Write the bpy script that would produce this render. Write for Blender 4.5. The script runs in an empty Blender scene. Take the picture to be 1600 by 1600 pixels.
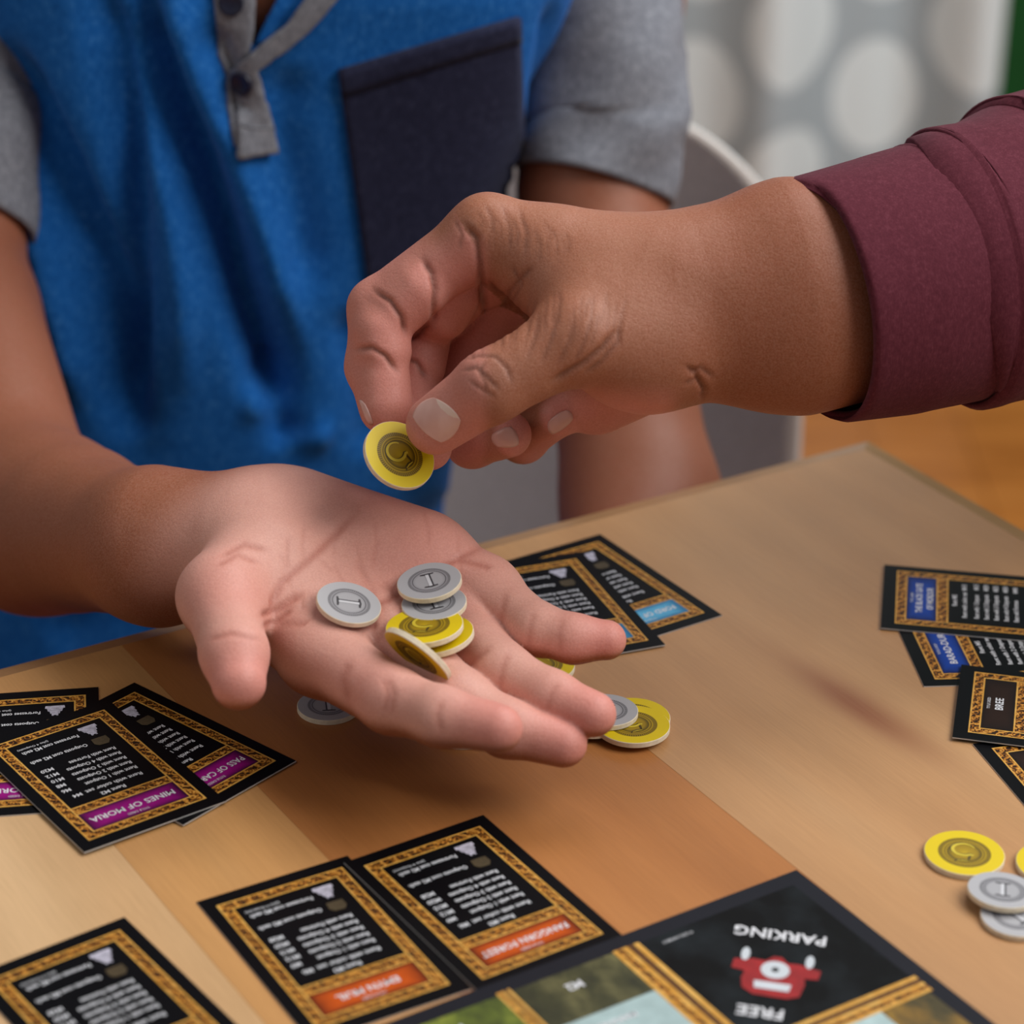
import bpy, math, random
import numpy as np
from mathutils import Vector, Matrix
from mathutils.bvhtree import BVHTree

random.seed(4)
S = bpy.context.scene
COL = S.collection
TZ = 0.74                                   # table top above the floor (m)

# ------------------------------------------------------------------ camera
F_PX, PITCH, ROLL, CAM_H = 3998.0, math.radians(26.15), math.radians(1.04), 446.6   # mm above the table
_cp, _sp, _cr, _sr = math.cos(PITCH), math.sin(PITCH), math.cos(ROLL), math.sin(ROLL)
_fwd = np.array([0, _cp, -_sp]); _up0 = np.array([0, _sp, _cp]); _rt0 = np.array([1.0, 0, 0])
CR = _cr * _rt0 + _sr * _up0                # image right
CU = -_sr * _rt0 + _cr * _up0               # image up
CF = _fwd
CAM = np.array([0, 0, CAM_H])

cam_d = bpy.data.cameras.new('camera'); cam = bpy.data.objects.new('camera', cam_d); COL.objects.link(cam)
cam_d.sensor_width = 36.0; cam_d.lens = 36.0 * F_PX / 1600.0
M = Matrix.Identity(4)
for i in range(3):
    M[i][0], M[i][1], M[i][2] = CR[i], CU[i], -CF[i]
M[0][3], M[1][3], M[2][3] = 0, 0, CAM_H / 1000 + TZ
cam.matrix_world = M
cam_d.clip_start = 0.02; cam_d.clip_end = 50
cam_d.dof.use_dof = True; cam_d.dof.focus_distance = 0.860; cam_d.dof.aperture_fstop = 8.0
S.camera = cam

# ------------------------------------------------------------------ world, lights, exposure
W = bpy.data.worlds.new('world'); S.world = W; W.use_nodes = True
W.node_tree.nodes['Background'].inputs[0].default_value = (0.92, 0.94, 1.0, 1)
W.node_tree.nodes['Background'].inputs[1].default_value = 0.19

def area(name, loc, target, size, power, col=(1, 1, 1), sy=None):
    d = bpy.data.lights.new(name, 'AREA'); d.energy = power; d.color = col
    d.shape = 'RECTANGLE'; d.size = size; d.size_y = sy or size
    o = bpy.data.objects.new(name, d); COL.objects.link(o)
    o.location = loc
    o.rotation_euler = (Vector(target) - Vector(loc)).to_track_quat('-Z', 'Y').to_euler()
    return o
area('window_light', (1.35, 0.45, 2.25), (0, 0.85, 0.8), 1.2, 36, (1.0, 0.98, 0.95))
area('fill_light', (-1.6, 0.0, 2.3), (-0.1, 0.9, 0.8), 1.2, 8, (1.0, 0.95, 0.90))  # added weak fill from the left, not a lamp in the room
area('ceiling_light', (0.5, 1.5, 2.5), (0, 0.9, 0.8), 0.9, 15, (1.0, 0.97, 0.94))
area('curtain_light', (1.3, 1.7, 2.4), (0.4, 2.98, 0.4), 0.9, 32, (0.82, 0.93, 1.0))
V = S.view_settings
S.display_settings.display_device = 'sRGB'
V.view_transform = 'Standard'; V.look = 'None'; V.exposure = -0.22; V.gamma = 1.0; V.use_curve_mapping = False

# ------------------------------------------------------------------ measuring helpers (mm, table top z = 0)
def ray(px, py):
    return ((px - 800) / F_PX) * CR - ((py - 800) / F_PX) * CU + CF
def P(px, py, z=0.0):                       # point at a height above the table
    r = ray(px, py); t = (z - CAM_H) / r[2]; return CAM + r * t
def D(px, py, d):                           # point at a distance along the view axis
    return CAM + ray(px, py) * d
def toscr(v):
    q = np.asarray(v, float) - CAM
    x, y, z = q @ CR, q @ CU, q @ CF
    return np.stack([800 + F_PX * x / z, 800 - F_PX * y / z], -1)
def wm(v):                                  # mm -> world metres
    v = np.asarray(v, float) / 1000.0
    return v + np.array([0, 0, TZ])

# ------------------------------------------------------------------ object helpers
def tag(o, label, cat, group=None):
    o['label'] = label; o['category'] = cat
    if group: o['group'] = group
    return o
def struct(o):
    o['kind'] = 'structure'; return o
def empty(name, loc=(0, 0, 0), rot=None):
    o = bpy.data.objects.new(name, None); COL.objects.link(o); o.empty_display_size = 0.02
    o.location = loc
    if rot is not None: o.rotation_euler = rot
    return o
def link(name, me, parent=None):
    o = bpy.data.objects.new(name, me); COL.objects.link(o)
    if parent is not None: o.parent = parent
    return o
def mesh(name, vs, fs, mats, parent=None, smooth=False, mi=None, world=False, base=None):
    """vs in metres; world=True takes mm in the measuring frame, base is the parent's location"""
    vs = np.asarray(vs, float)
    if world: vs = wm(vs)
    if base is not None: vs = vs - np.asarray(base)
    me = bpy.data.meshes.new(name)
    me.from_pydata(vs.tolist(), [], [tuple(int(i) for i in f) for f in fs])
    if not isinstance(mats, (list, tuple)): mats = [mats]
    for m in mats: me.materials.append(m)
    if mi is not None: me.polygons.foreach_set('material_index', np.asarray(mi, np.int32))
    if smooth: me.polygons.foreach_set('use_smooth', np.ones(len(me.polygons), bool))
    me.update()
    return link(name, me, parent)
def grid_faces(nu, nv, wrap=False):
    f = []
    for j in range(nv - 1):
        for i in range(nu if wrap else nu - 1):
            a = j * nu + i; b = j * nu + (i + 1) % nu
            f.append((a, b, b + nu, a + nu))
    return f
def box(x0, x1, y0, y1, z0, z1):
    v = [(x, y, z) for z in (z0, z1) for y in (y0, y1) for x in (x0, x1)]
    f = [(0, 2, 3, 1), (4, 5, 7, 6), (0, 1, 5, 4), (2, 6, 7, 3), (0, 4, 6, 2), (1, 3, 7, 5)]
    return v, f
def prism(poly, z0, z1):                    # poly counter-clockwise, closed solid
    n = len(poly)
    v = [(x, y, z0) for x, y in poly] + [(x, y, z1) for x, y in poly]
    f = [tuple(range(n - 1, -1, -1)), tuple(range(n, 2 * n))] + [(i, (i + 1) % n, n + (i + 1) % n, n + i) for i in range(n)]
    return v, f
def tube(pts, rads, n=24, flat=None, caps=True):
    """loft of rings along points; flat = list of (axis, factor) or None"""
    pts = np.asarray(pts, float); vs = []
    up = np.array([0, 0, 1.0])
    for i, p in enumerate(pts):
        t = pts[min(i + 1, len(pts) - 1)] - pts[max(i - 1, 0)]; t /= np.linalg.norm(t)
        a = np.cross(up, t)
        if np.linalg.norm(a) < 1e-3: a = np.array([1.0, 0, 0])
        a /= np.linalg.norm(a); b = np.cross(t, a)
        r = rads[i]; ra, rb = r if isinstance(r, (tuple, list)) else (r, r)
        for k in range(n):
            q = 2 * math.pi * k / n
            vs.append(p + a * ra * math.cos(q) + b * rb * math.sin(q))
    fs = grid_faces(n, len(pts), True)
    if caps:
        fs.append(tuple(range(n - 1, -1, -1))); m = (len(pts) - 1) * n; fs.append(tuple(range(m, m + n)))
    return np.array(vs), fs

TC = P(1356, 690, -4)[:2]                    # outer far corner of the table
E1 = np.array([-0.8467, -0.5320]); E2 = np.array([0.5320, -0.8467])    # along the far edge, along the right edge
def tab(s, t): return TC + E1 * s + E2 * t
TL, TD, BV = 1250.0, 820.0, 12.0
TBASE = wm([*tab(TL / 2, TD / 2), 0])

# ------------------------------------------------------------------ materials
class NT:
    def __init__(s, name):
        s.m = bpy.data.materials.new(name); s.m.use_nodes = True
        s.t = s.m.node_tree; s.b = s.t.nodes['Principled BSDF']
    def n(s, ty, **kw):
        q = s.t.nodes.new(ty)
        for k, v in kw.items():
            if k.startswith('i_'):
                key = k[2:]; key = int(key) if key.isdigit() else key.replace('_', ' ')
                q.inputs[key].default_value = v
            else: setattr(q, k, v)
        return q
    def l(s, a, b): s.t.links.new(a, b)
    def coord(s, kind='Object', scale=(1, 1, 1), rot=(0, 0, 0)):
        c = s.n('ShaderNodeTexCoord'); mp = s.n('ShaderNodeMapping')
        mp.inputs['Scale'].default_value = scale; mp.inputs['Rotation'].default_value = rot
        s.l(c.outputs[kind], mp.inputs[0]); return mp.outputs[0]
    def math(s, op, a, b=None, c=None):
        q = s.n('ShaderNodeMath', operation=op)
        for i, x in enumerate((a, b, c)):
            if x is None: continue
            if isinstance(x, (int, float)): q.inputs[i].default_value = x
            else: s.l(x, q.inputs[i])
        return q.outputs[0]
    def ramp(s, fac, stops):
        q = s.n('ShaderNodeValToRGB'); e = q.color_ramp.elements
        while len(e) < len(stops): e.new(0.5)
        for k, (p, c) in zip(e, stops): k.position = p; k.color = (*c, 1) if len(c) == 3 else c
        s.l(fac, q.inputs[0]); return q.outputs[0]
    def mix(s, fac, a, b, mode='MIX'):
        q = s.n('ShaderNodeMix', data_type='RGBA', blend_type=mode)
        for sock, x in ((0, fac), (6, a), (7, b)):
            if isinstance(x, (int, float)): q.inputs[sock].default_value = x
            elif isinstance(x, tuple): q.inputs[sock].default_value = (*x, 1) if len(x) == 3 else x
            else: s.l(x, q.inputs[sock])
        return q.outputs[2]
    def noise(s, vec, scale, detail=3, rough=0.55):
        q = s.n('ShaderNodeTexNoise'); q.inputs['Scale'].default_value = scale
        q.inputs['Detail'].default_value = detail; q.inputs['Roughness'].default_value = rough
        s.l(vec, q.inputs['Vector']); return q.outputs[0]
    def bump(s, h, strength=0.3, dist=0.001, prev=None):
        q = s.n('ShaderNodeBump'); q.inputs['Strength'].default_value = strength; q.inputs['Distance'].default_value = dist
        s.l(h, q.inputs['Height'])
        if prev is not None: s.l(prev, q.inputs['Normal'])
        s.l(q.outputs[0], s.b.inputs['Normal']); return q.outputs[0]
    def set(s, col=None, rough=None, spec=None):
        if col is not None:
            if isinstance(col, tuple): s.b.inputs['Base Color'].default_value = (*col, 1)
            else: s.l(col, s.b.inputs['Base Color'])
        if rough is not None: s.b.inputs['Roughness'].default_value = rough
        if spec is not None: s.b.inputs['Specular IOR Level'].default_value = spec
        return s
def srgb(r, g, b):
    return tuple(((c / 255 + 0.055) / 1.055) ** 2.4 if c > 10 else c / 255 / 12.92 for c in (r, g, b))
def plain(name, col, rough=0.5, spec=0.5, var=0.06, scale=60):
    k = NT(name); c = k.coord()
    n = k.noise(c, scale, 3)
    lo = tuple(x * (1 - var) for x in col); hi = tuple(min(1, x * (1 + var)) for x in col)
    k.set(k.ramp(n, [(0.3, lo), (0.7, hi)]), rough, spec); return k.m

def m_wood(name, c1, c2, c3, seed, knot=None):
    k = NT(name)
    ang = math.radians(-57.9)
    c = k.coord('Object', rot=(0, 0, -ang))        # x runs along the grain
    mp = k.n('ShaderNodeMapping'); mp.inputs['Scale'].default_value = (5, 22, 5); mp.inputs['Location'].default_value = (seed * 1.7, seed, 0)
    k.l(c, mp.inputs[0])
    big = k.noise(mp.outputs[0], 1.0, 2, 0.5)
    wv = k.n('ShaderNodeTexWave', wave_type='RINGS', rings_direction='Z'); wv.inputs['Scale'].default_value = 0.55
    wv.inputs['Distortion'].default_value = 3.5; wv.inputs['Detail'].default_value = 2; k.l(mp.outputs[0], wv.inputs['Vector'])
    mp2 = k.n('ShaderNodeMapping'); mp2.inputs['Scale'].default_value = (60, 1400, 60); k.l(c, mp2.inputs[0])
    fine = k.noise(mp2.outputs[0], 1.0, 2, 0.6)
    base = k.ramp(big, [(0.25, c1), (0.55, c2), (0.8, c3)])
    base = k.mix(k.math('MULTIPLY', wv.outputs['Fac'], 0.22), base, tuple(x * 0.72 for x in c2))
    base = k.mix(0.09, base, k.ramp(fine, [(0.3, tuple(x * 0.45 for x in c1)), (0.7, tuple(min(1, x * 1.25) for x in c3))]))
    if knot is not None:                            # a reddish mineral streak in the veneer
        a, b = wm(knot[0]) - TBASE, wm(knot[1]) - TBASE; d = (b - a)[:2]; L = np.linalg.norm(d); d /= L; m = ((a + b) / 2)[:2]
        oc = k.n('ShaderNodeTexCoord'); sx = k.n('ShaderNodeSeparateXYZ'); k.l(oc.outputs['Object'], sx.inputs[0])
        u = k.math('SUBTRACT', k.math('ADD', k.math('MULTIPLY', sx.outputs[0], float(d[0])), k.math('MULTIPLY', sx.outputs[1], float(d[1]))), float(m @ d))
        w = k.math('SUBTRACT', k.math('ADD', k.math('MULTIPLY', sx.outputs[0], float(-d[1])), k.math('MULTIPLY', sx.outputs[1], float(d[0]))), float(m @ np.array([-d[1], d[0]])))
        w = k.math('ADD', w, k.math('MULTIPLY', k.math('SUBTRACT', big, 0.5), 0.012))
        q = k.math('ADD', k.math('POWER', k.math('DIVIDE', u, float(L / 2)), 2), k.math('POWER', k.math('DIVIDE', w, 0.0085), 2))
        g = k.math('MULTIPLY', k.math('POWER', 2.718, k.math('MULTIPLY', q, -1.3)), k.math('ADD', k.math('MULTIPLY', fine, 0.5), 0.55))
        base = k.mix(g, base, srgb(138, 74, 44))
    k.set(base, 0.34, 0.5); k.bump(fine, 0.05, 0.0003)
    return k.m
WOOD = [m_wood('wood_veneer_%s' % n, srgb(*a), srgb(*b), srgb(*c), i, (P(1232, 1030), P(1462, 1178)) if i == 0 else None) for i, (n, a, b, c) in enumerate([
    ('tan', (178, 130, 86), (189, 142, 97), (198, 153, 108)),
    ('amber', (160, 100, 52), (178, 116, 64), (190, 130, 76)),
    ('honey', (186, 132, 78), (198, 146, 90), (206, 156, 102)),
    ('pale', (200, 158, 112), (210, 170, 124), (218, 180, 136))])]
M_EDGE = m_wood('wood_edge_band', srgb(160, 118, 78), srgb(172, 130, 90), srgb(182, 142, 100), 9)

def m_skin():
    k = NT('skin')
    at = k.n('ShaderNodeAttribute', attribute_name='skin_col')
    c = k.coord()
    mott = k.noise(c, 140, 3, 0.6)
    col = k.mix(k.math('MULTIPLY', mott, 0.22), at.outputs['Color'], srgb(176, 92, 74))
    pores = k.noise(c, 1500, 2, 0.6)
    col = k.mix(0.10, col, k.ramp(pores, [(0.3, (0.10, 0.04, 0.025)), (0.7, (0.85, 0.6, 0.5))]))
    k.set(col, 0.53, 0.38)
    k.b.inputs['Subsurface Weight'].default_value = 0.10
    k.b.inputs['Subsurface Radius'].default_value = (0.6, 0.25, 0.12)
    k.b.inputs['Subsurface Scale'].default_value = 0.004
    v = k.n('ShaderNodeTexVoronoi', feature='DISTANCE_TO_EDGE'); v.inputs['Scale'].default_value = 620
    wp = k.n('ShaderNodeMix', data_type='VECTOR'); wp.inputs[0].default_value = 0.004
    k.l(c, wp.inputs[4]); nz = k.n('ShaderNodeTexNoise'); nz.inputs['Scale'].default_value = 90; k.l(c, nz.inputs['Vector']); k.l(nz.outputs['Color'], wp.inputs[5])
    k.l(wp.outputs[1], v.inputs['Vector'])
    edge = k.math('MINIMUM', v.outputs['Distance'], 0.18)
    b1 = k.bump(edge, 0.22, 0.0008)
    k.bump(k.noise(c, 260, 3), 0.12, 0.0012, b1)
    return k.m
SKIN = m_skin()
def m_nail():
    k = NT('fingernail'); c = k.coord()
    k.set(k.ramp(k.noise(c, 120, 2), [(0.3, srgb(212, 164, 152)), (0.7, srgb(224, 184, 174))]), 0.28, 0.5); return k.m
NAIL = m_nail(); NAIL_TIP = plain('fingernail_tip', srgb(226, 200, 186), 0.35)

def m_cloth(name, lo, mid, hi, sc=1.0, rough=0.9, fleck=0.5):
    k = NT(name); c = k.coord()
    a = k.noise(c, 300 * sc, 4, 0.7)
    mp = k.n('ShaderNodeMapping'); mp.inputs['Scale'].default_value = (900 * sc, 900 * sc, 260 * sc); k.l(c, mp.inputs[0])
    b = k.noise(mp.outputs[0], 1.0, 3, 0.7)
    f = k.math('ADD', k.math('MULTIPLY', a, 1 - fleck), k.math('MULTIPLY', b, fleck))
    k.set(k.ramp(f, [(0.34, lo), (0.52, mid), (0.68, hi)]), rough, 0.15)
    k.b.inputs['Sheen Weight'].default_value = 0.04
    k.bump(b, 0.15, 0.0006)
    return k.m
BLUE = m_cloth('blue_jersey', srgb(16, 82, 154), srgb(24, 100, 180), srgb(60, 126, 194))
GREY = m_cloth('grey_jersey', srgb(100, 102, 110), srgb(126, 128, 136), srgb(152, 154, 160))
NAVY = m_cloth('navy_denim', srgb(30, 33, 54), srgb(39, 42, 66), srgb(56, 60, 84))
MAROON = m_cloth('maroon_sweatshirt', srgb(80, 30, 42), srgb(92, 38, 50), srgb(108, 52, 64), 1.6)
BUTTON = plain('navy_button', srgb(24, 26, 48), 0.35)
JEANS = m_cloth('dark_trousers', srgb(30, 36, 52), srgb(40, 46, 64), srgb(56, 62, 80))

BLACK = plain('card_black', srgb(6, 6, 9), 0.42, 0.12, 0.1)
CARD_EDGE = plain('card_edge', srgb(196, 194, 192), 0.7)
WHITE_INK = plain('white_ink', srgb(222, 222, 226), 0.5)
def m_gold(name, dark):
    k = NT(name); c = k.coord()
    v = k.n('ShaderNodeTexVoronoi', feature='F1'); v.inputs['Scale'].default_value = 420; k.l(c, v.inputs['Vector'])
    rings = k.math('SINE', k.math('MULTIPLY', v.outputs['Distance'], 17.0))
    w = k.n('ShaderNodeTexWave', wave_type='BANDS', bands_direction='DIAGONAL'); w.inputs['Scale'].default_value = 150
    w.inputs['Distortion'].default_value = 5; w.inputs['Detail'].default_value = 1; w.inputs['Detail Scale'].default_value = 2; k.l(c, w.inputs['Vector'])
    f = k.math('ADD', k.math('MULTIPLY', rings, 0.30), k.math('MULTIPLY', w.outputs['Fac'], 0.55))
    col = k.ramp(f, [(0.0, srgb(40, 22, 8)), (0.16, srgb(92, 52, 16)), (0.36, srgb(160, 98, 28)), (0.62, srgb(190, 128, 44)), (0.85, srgb(214, 160, 80))])
    if not dark:
        col = k.ramp(k.noise(c, 220, 2), [(0.3, srgb(196, 138, 48)), (0.7, srgb(220, 172, 88))])
    k.set(col, 0.45, 0.25); return k.m
GOLD_ORN = m_gold('gold_scrollwork_print', True); GOLD_LINE = m_gold('gold_line_print', False)
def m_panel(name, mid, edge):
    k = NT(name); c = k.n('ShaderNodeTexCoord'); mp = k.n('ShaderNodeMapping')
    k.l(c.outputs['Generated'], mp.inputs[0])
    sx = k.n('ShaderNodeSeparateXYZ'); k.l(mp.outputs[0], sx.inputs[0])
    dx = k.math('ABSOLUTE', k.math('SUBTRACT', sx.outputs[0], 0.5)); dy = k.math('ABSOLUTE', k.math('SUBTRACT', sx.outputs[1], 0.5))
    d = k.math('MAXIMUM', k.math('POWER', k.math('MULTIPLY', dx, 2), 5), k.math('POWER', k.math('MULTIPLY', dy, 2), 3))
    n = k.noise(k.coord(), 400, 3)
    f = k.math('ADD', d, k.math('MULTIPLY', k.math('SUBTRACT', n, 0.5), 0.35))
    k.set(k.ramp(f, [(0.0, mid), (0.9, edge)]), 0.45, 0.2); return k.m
PANEL = {'magenta': m_panel('magenta_panel_print', srgb(150, 12, 120), srgb(48, 4, 44)),
         'orange': m_panel('orange_panel_print', srgb(196, 82, 16), srgb(84, 28, 6)),
         'skyblue': m_panel('sky_blue_panel_print', srgb(96, 176, 214), srgb(36, 104, 150)),
         'blue': m_panel('royal_blue_panel_print', srgb(22, 66, 160), srgb(8, 24, 78)),
         'brown': m_panel('dark_brown_panel_print', srgb(40, 22, 14), srgb(20, 9, 6))}
BRONZE = plain('bronze_print', srgb(92, 56, 20), 0.5, 0.3, 0.5, 900)
STONE = plain('fortress_print', srgb(176, 172, 186), 0.5, 0.3, 0.35, 900)
MUD = plain('outpost_print', srgb(74, 62, 42), 0.5, 0.3, 0.25, 900)
NAVYB = plain('board_rim_print', srgb(24, 25, 33), 0.5, 0.18, 0.08)
def m_smoke():
    k = NT('dark_smoky_print'); c = k.coord()
    k.set(k.ramp(k.noise(c, 45, 4), [(0.4, srgb(8, 9, 10)), (0.75, srgb(34, 40, 44))]), 0.5, 0.12); return k.m
SMOKE = m_smoke()
def m_land(name, seed, pal):
    k = NT(name); c = k.coord()
    mp = k.n('ShaderNodeMapping'); mp.inputs['Location'].default_value = (seed, seed * 2, 0); mp.inputs['Scale'].default_value = (1.0, 0.6, 1); k.l(c, mp.inputs[0])
    n = k.noise(mp.outputs[0], 70, 5, 0.65)
    k.set(k.ramp(n, [(0.28, srgb(*pal[0])), (0.45, srgb(*pal[1])), (0.58, srgb(*pal[2])), (0.75, srgb(*pal[3]))]), 0.42, 0.4); return k.m
LAND = [m_land('woodland_print', 1, [(20, 24, 14), (58, 58, 32), (92, 88, 54), (150, 140, 84)]),
        m_land('meadow_print', 3, [(30, 36, 18), (84, 96, 30), (120, 130, 44), (170, 160, 70)]),
        m_land('autumn_print', 5, [(24, 28, 16), (70, 60, 26), (120, 90, 30), (164, 128, 44)])]
PALE_WATER = plain('pale_water_print', srgb(168, 190, 190), 0.45, 0.3, 0.15, 120)
RED = plain('red_car_print', srgb(150, 22, 26), 0.45, 0.4, 0.2, 220)
SILVER_INK = plain('silver_print', srgb(198, 204, 210), 0.5)
DARK_INK = plain('dark_print', srgb(20, 20, 22), 0.5)

def m_coin(name, face, ringd, mid, ink):
    """printed coin face: plain rim, two engraved rings and a shaded middle (in the coin's own coordinates, metres)"""
    k = NT(name); c = k.n('ShaderNodeTexCoord'); sx = k.n('ShaderNodeSeparateXYZ'); k.l(c.outputs['Object'], sx.inputs[0])
    r = k.math('SQRT', k.math('ADD', k.math('POWER', sx.outputs[0], 2), k.math('POWER', sx.outputs[1], 2)))
    rr = k.math('DIVIDE', r, 0.0125 if 'yellow' in name else 0.01065)
    ang = k.math('ARCTAN2', sx.outputs[1], sx.outputs[0])
    teeth = k.math('MULTIPLY', k.math('SINE', k.math('MULTIPLY', ang, 64.0)), 0.5)
    if 'yellow' in name:
        prof = k.ramp(rr, [(0.0, (0.25,) * 3), (0.32, (0.45,) * 3), (0.42, (0.85,) * 3), (0.455, (0.25,) * 3), (0.49, (0.80,) * 3), (0.53, (0.2,) * 3),
                           (0.56, (0.75,) * 3), (0.645, (0.8,) * 3), (0.665, (0.0,) * 3)])
        lo, hi = 0.56, 0.65
    else:
        prof = k.ramp(rr, [(0.0, (0.12,) * 3), (0.40, (0.12,) * 3), (0.49, (0.3,) * 3), (0.515, (0.95,) * 3), (0.54, (0.3,) * 3), (0.57, (0.45,) * 3), (0.59, (0.75,) * 3), (0.655, (0.75,) * 3), (0.67, (0.0,) * 3)])
        lo, hi = 0.58, 0.66
    band = k.math('MULTIPLY', k.math('GREATER_THAN', rr, lo), k.math('LESS_THAN', rr, hi))
    f = k.math('SUBTRACT', prof, k.math('MULTIPLY', k.math('MULTIPLY', band, k.math('MAXIMUM', teeth, 0)), 0.9))
    col = k.ramp(f, [(0.0, face), (0.35, mid), (0.95, ringd)])
    k.set(col, 0.45, 0.4); return k.m
YFACE = m_coin('yellow_coin_face', srgb(220, 192, 14), srgb(46, 36, 8), srgb(164, 134, 16), None)
SFACE = m_coin('silver_coin_face', srgb(176, 175, 178), srgb(52, 50, 54), srgb(150, 149, 153), None)
CORE = plain('coin_board_edge', srgb(228, 214, 188), 0.8, 0.2, 0.1, 400)
Y_INK = plain('coin_dark_gold_ink', srgb(74, 60, 12), 0.5); Y_LIT = plain('coin_light_gold_ink', srgb(208, 184, 48), 0.5)
S_INK = plain('coin_dark_grey_ink', srgb(64, 62, 66), 0.5); S_LIT = plain('coin_light_grey_ink', srgb(206, 206, 210), 0.5)

# ------------------------------------------------------------------ the room
FLOORM = None
def m_floor():
    k = NT('orange_wood_floor'); c = k.coord()
    mp = k.n('ShaderNodeMapping'); mp.inputs['Scale'].default_value = (1.5, 14, 1); k.l(c, mp.inputs[0])
    n = k.noise(mp.outputs[0], 2.0, 4, 0.6)
    k.set(k.ramp(n, [(0.3, srgb(150, 82, 24)), (0.6, srgb(190, 116, 48)), (0.8, srgb(206, 140, 76))]), 0.35, 0.5); return k.m
FLOORM = m_floor()
v, f = box(-3.0, 3.4, -1.5, 3.75, -0.06, -0.004)
fl = struct(mesh('floor', v, f, FLOORM))
for i in range(24):                          # floor boards in view, running away from the camera
    x0 = 0.15 + i * 0.11 - 0.3
    v, f = box(x0 + 0.0008, x0 + 0.1092, 1.4, 3.7, -0.004, 0.0)
    mesh('floor_board', v, f, FLOORM, fl)
WALL = plain('white_wall_paint', srgb(206, 206, 202), 0.8, 0.2, 0.03, 8)
v, f = box(-3.0, 3.4, 3.75, 3.85, -0.06, 2.7); struct(mesh('wall_back', v, f, WALL))
v, f = box(-3.1, -3.0, -1.5, 3.85, -0.06, 2.7); struct(mesh('wall_left', v, f, WALL))
GREEN = plain('green_paint', srgb(20, 84, 34), 0.6, 0.3, 0.08, 12)
# green door beside the curtain
gx = wm(D(1562, 60, 3560))[0]
d1 = struct(empty('door_1', (gx, 3.70, 0)))
v, f = box(0, 0.80, -0.022, 0.022, 0.0, 2.05); mesh('door_leaf', v, f, GREEN, d1)
for z0, z1 in ((0.12, 0.95), (1.08, 1.92)):
    v, f = box(0.12, 0.68, -0.030, -0.0225, z0, z1); mesh('door_panel', v, f, GREEN, d1)
v, f = tube([(0.06, -0.06, 1.0), (0.17, -0.06, 1.0)], [0.009, 0.009], 12); mesh('door_handle', v, f, SILVER_INK, d1, True)
v, f = tube([(0.07, -0.0225, 1.0), (0.07, -0.066, 1.0)], [0.012, 0.009], 12); mesh('handle_stem', v, f, SILVER_INK, d1, True)

def m_curtain():
    k = NT('spotted_curtain_cloth'); c = k.n('ShaderNodeTexCoord')
    uv = k.n('ShaderNodeAttribute', attribute_name='cloth_uv'); sx = k.n('ShaderNodeSeparateXYZ'); k.l(uv.outputs['Vector'], sx.inputs[0])
    # staggered rows of big upright ovals
    PX, PZ = 0.235, 0.190
    def lattice(ox, oz):
        fx = k.math('SUBTRACT', k.math('FRACT', k.math('ADD', k.math('DIVIDE', sx.outputs[0], PX), ox)), 0.5)
        fz = k.math('SUBTRACT', k.math('FRACT', k.math('ADD', k.math('DIVIDE', sx.outputs[1], PZ), oz)), 0.5)
        return k.math('SQRT', k.math('ADD', k.math('POWER', k.math('MULTIPLY', fx, PX / 0.058), 2), k.math('POWER', k.math('MULTIPLY', fz, PZ / 0.073), 2)))
    d = k.math('MINIMUM', lattice(0.5, 0.5), lattice(0.0, 0.0))
    col = k.ramp(d, [(0.93, srgb(222, 230, 230)), (1.0, srgb(170, 180, 184))])
    k.set(col, 0.85, 0.2)
    k.b.inputs['Sheen Weight'].default_value = 0.1
    return k.m
CUR = m_curtain()
def curtain():
    CY = 2.98; DOT = wm(D(1370, 160, 3075)); x0, x1 = -0.7, wm(D(1548, 60, 3075))[0]
    nu, nv = 260, 14; vs = []; uv = []
    for j in range(nv):
        z = 0.02 + 2.3 * j / (nv - 1)
        for i in range(nu):
            x = x0 + (x1 - x0) * i / (nu - 1)
            dy = 0.04 * math.sin((x - 0.36) * 24.0) + 0.012 * math.sin(x * 53 + 1.0 + z)
            vs.append((x, CY + dy, z)); uv.append((x * 1.08 - DOT[0] * 1.08, z - DOT[2], 0))
    o = mesh('spotted_curtain', vs, grid_faces(nu, nv), CUR, None, True)
    a = o.data.attributes.new('cloth_uv', 'FLOAT_VECTOR', 'POINT'); a.data.foreach_set('vector', np.array(uv, np.float32).ravel())
    m = o.modifiers.new('thick', 'SOLIDIFY'); m.thickness = 0.003
    tag(o, 'pale grey floor-length curtain printed with large white ovals', 'curtain')
curtain()
tag(mesh('curtain_rod', *tube([(-0.85, 2.98, 2.34), (gx + 0.02, 2.98, 2.34)], [0.014, 0.014], 14), SILVER_INK, None, True), 'metal rod above the spotted curtain', 'curtain rod')

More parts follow.
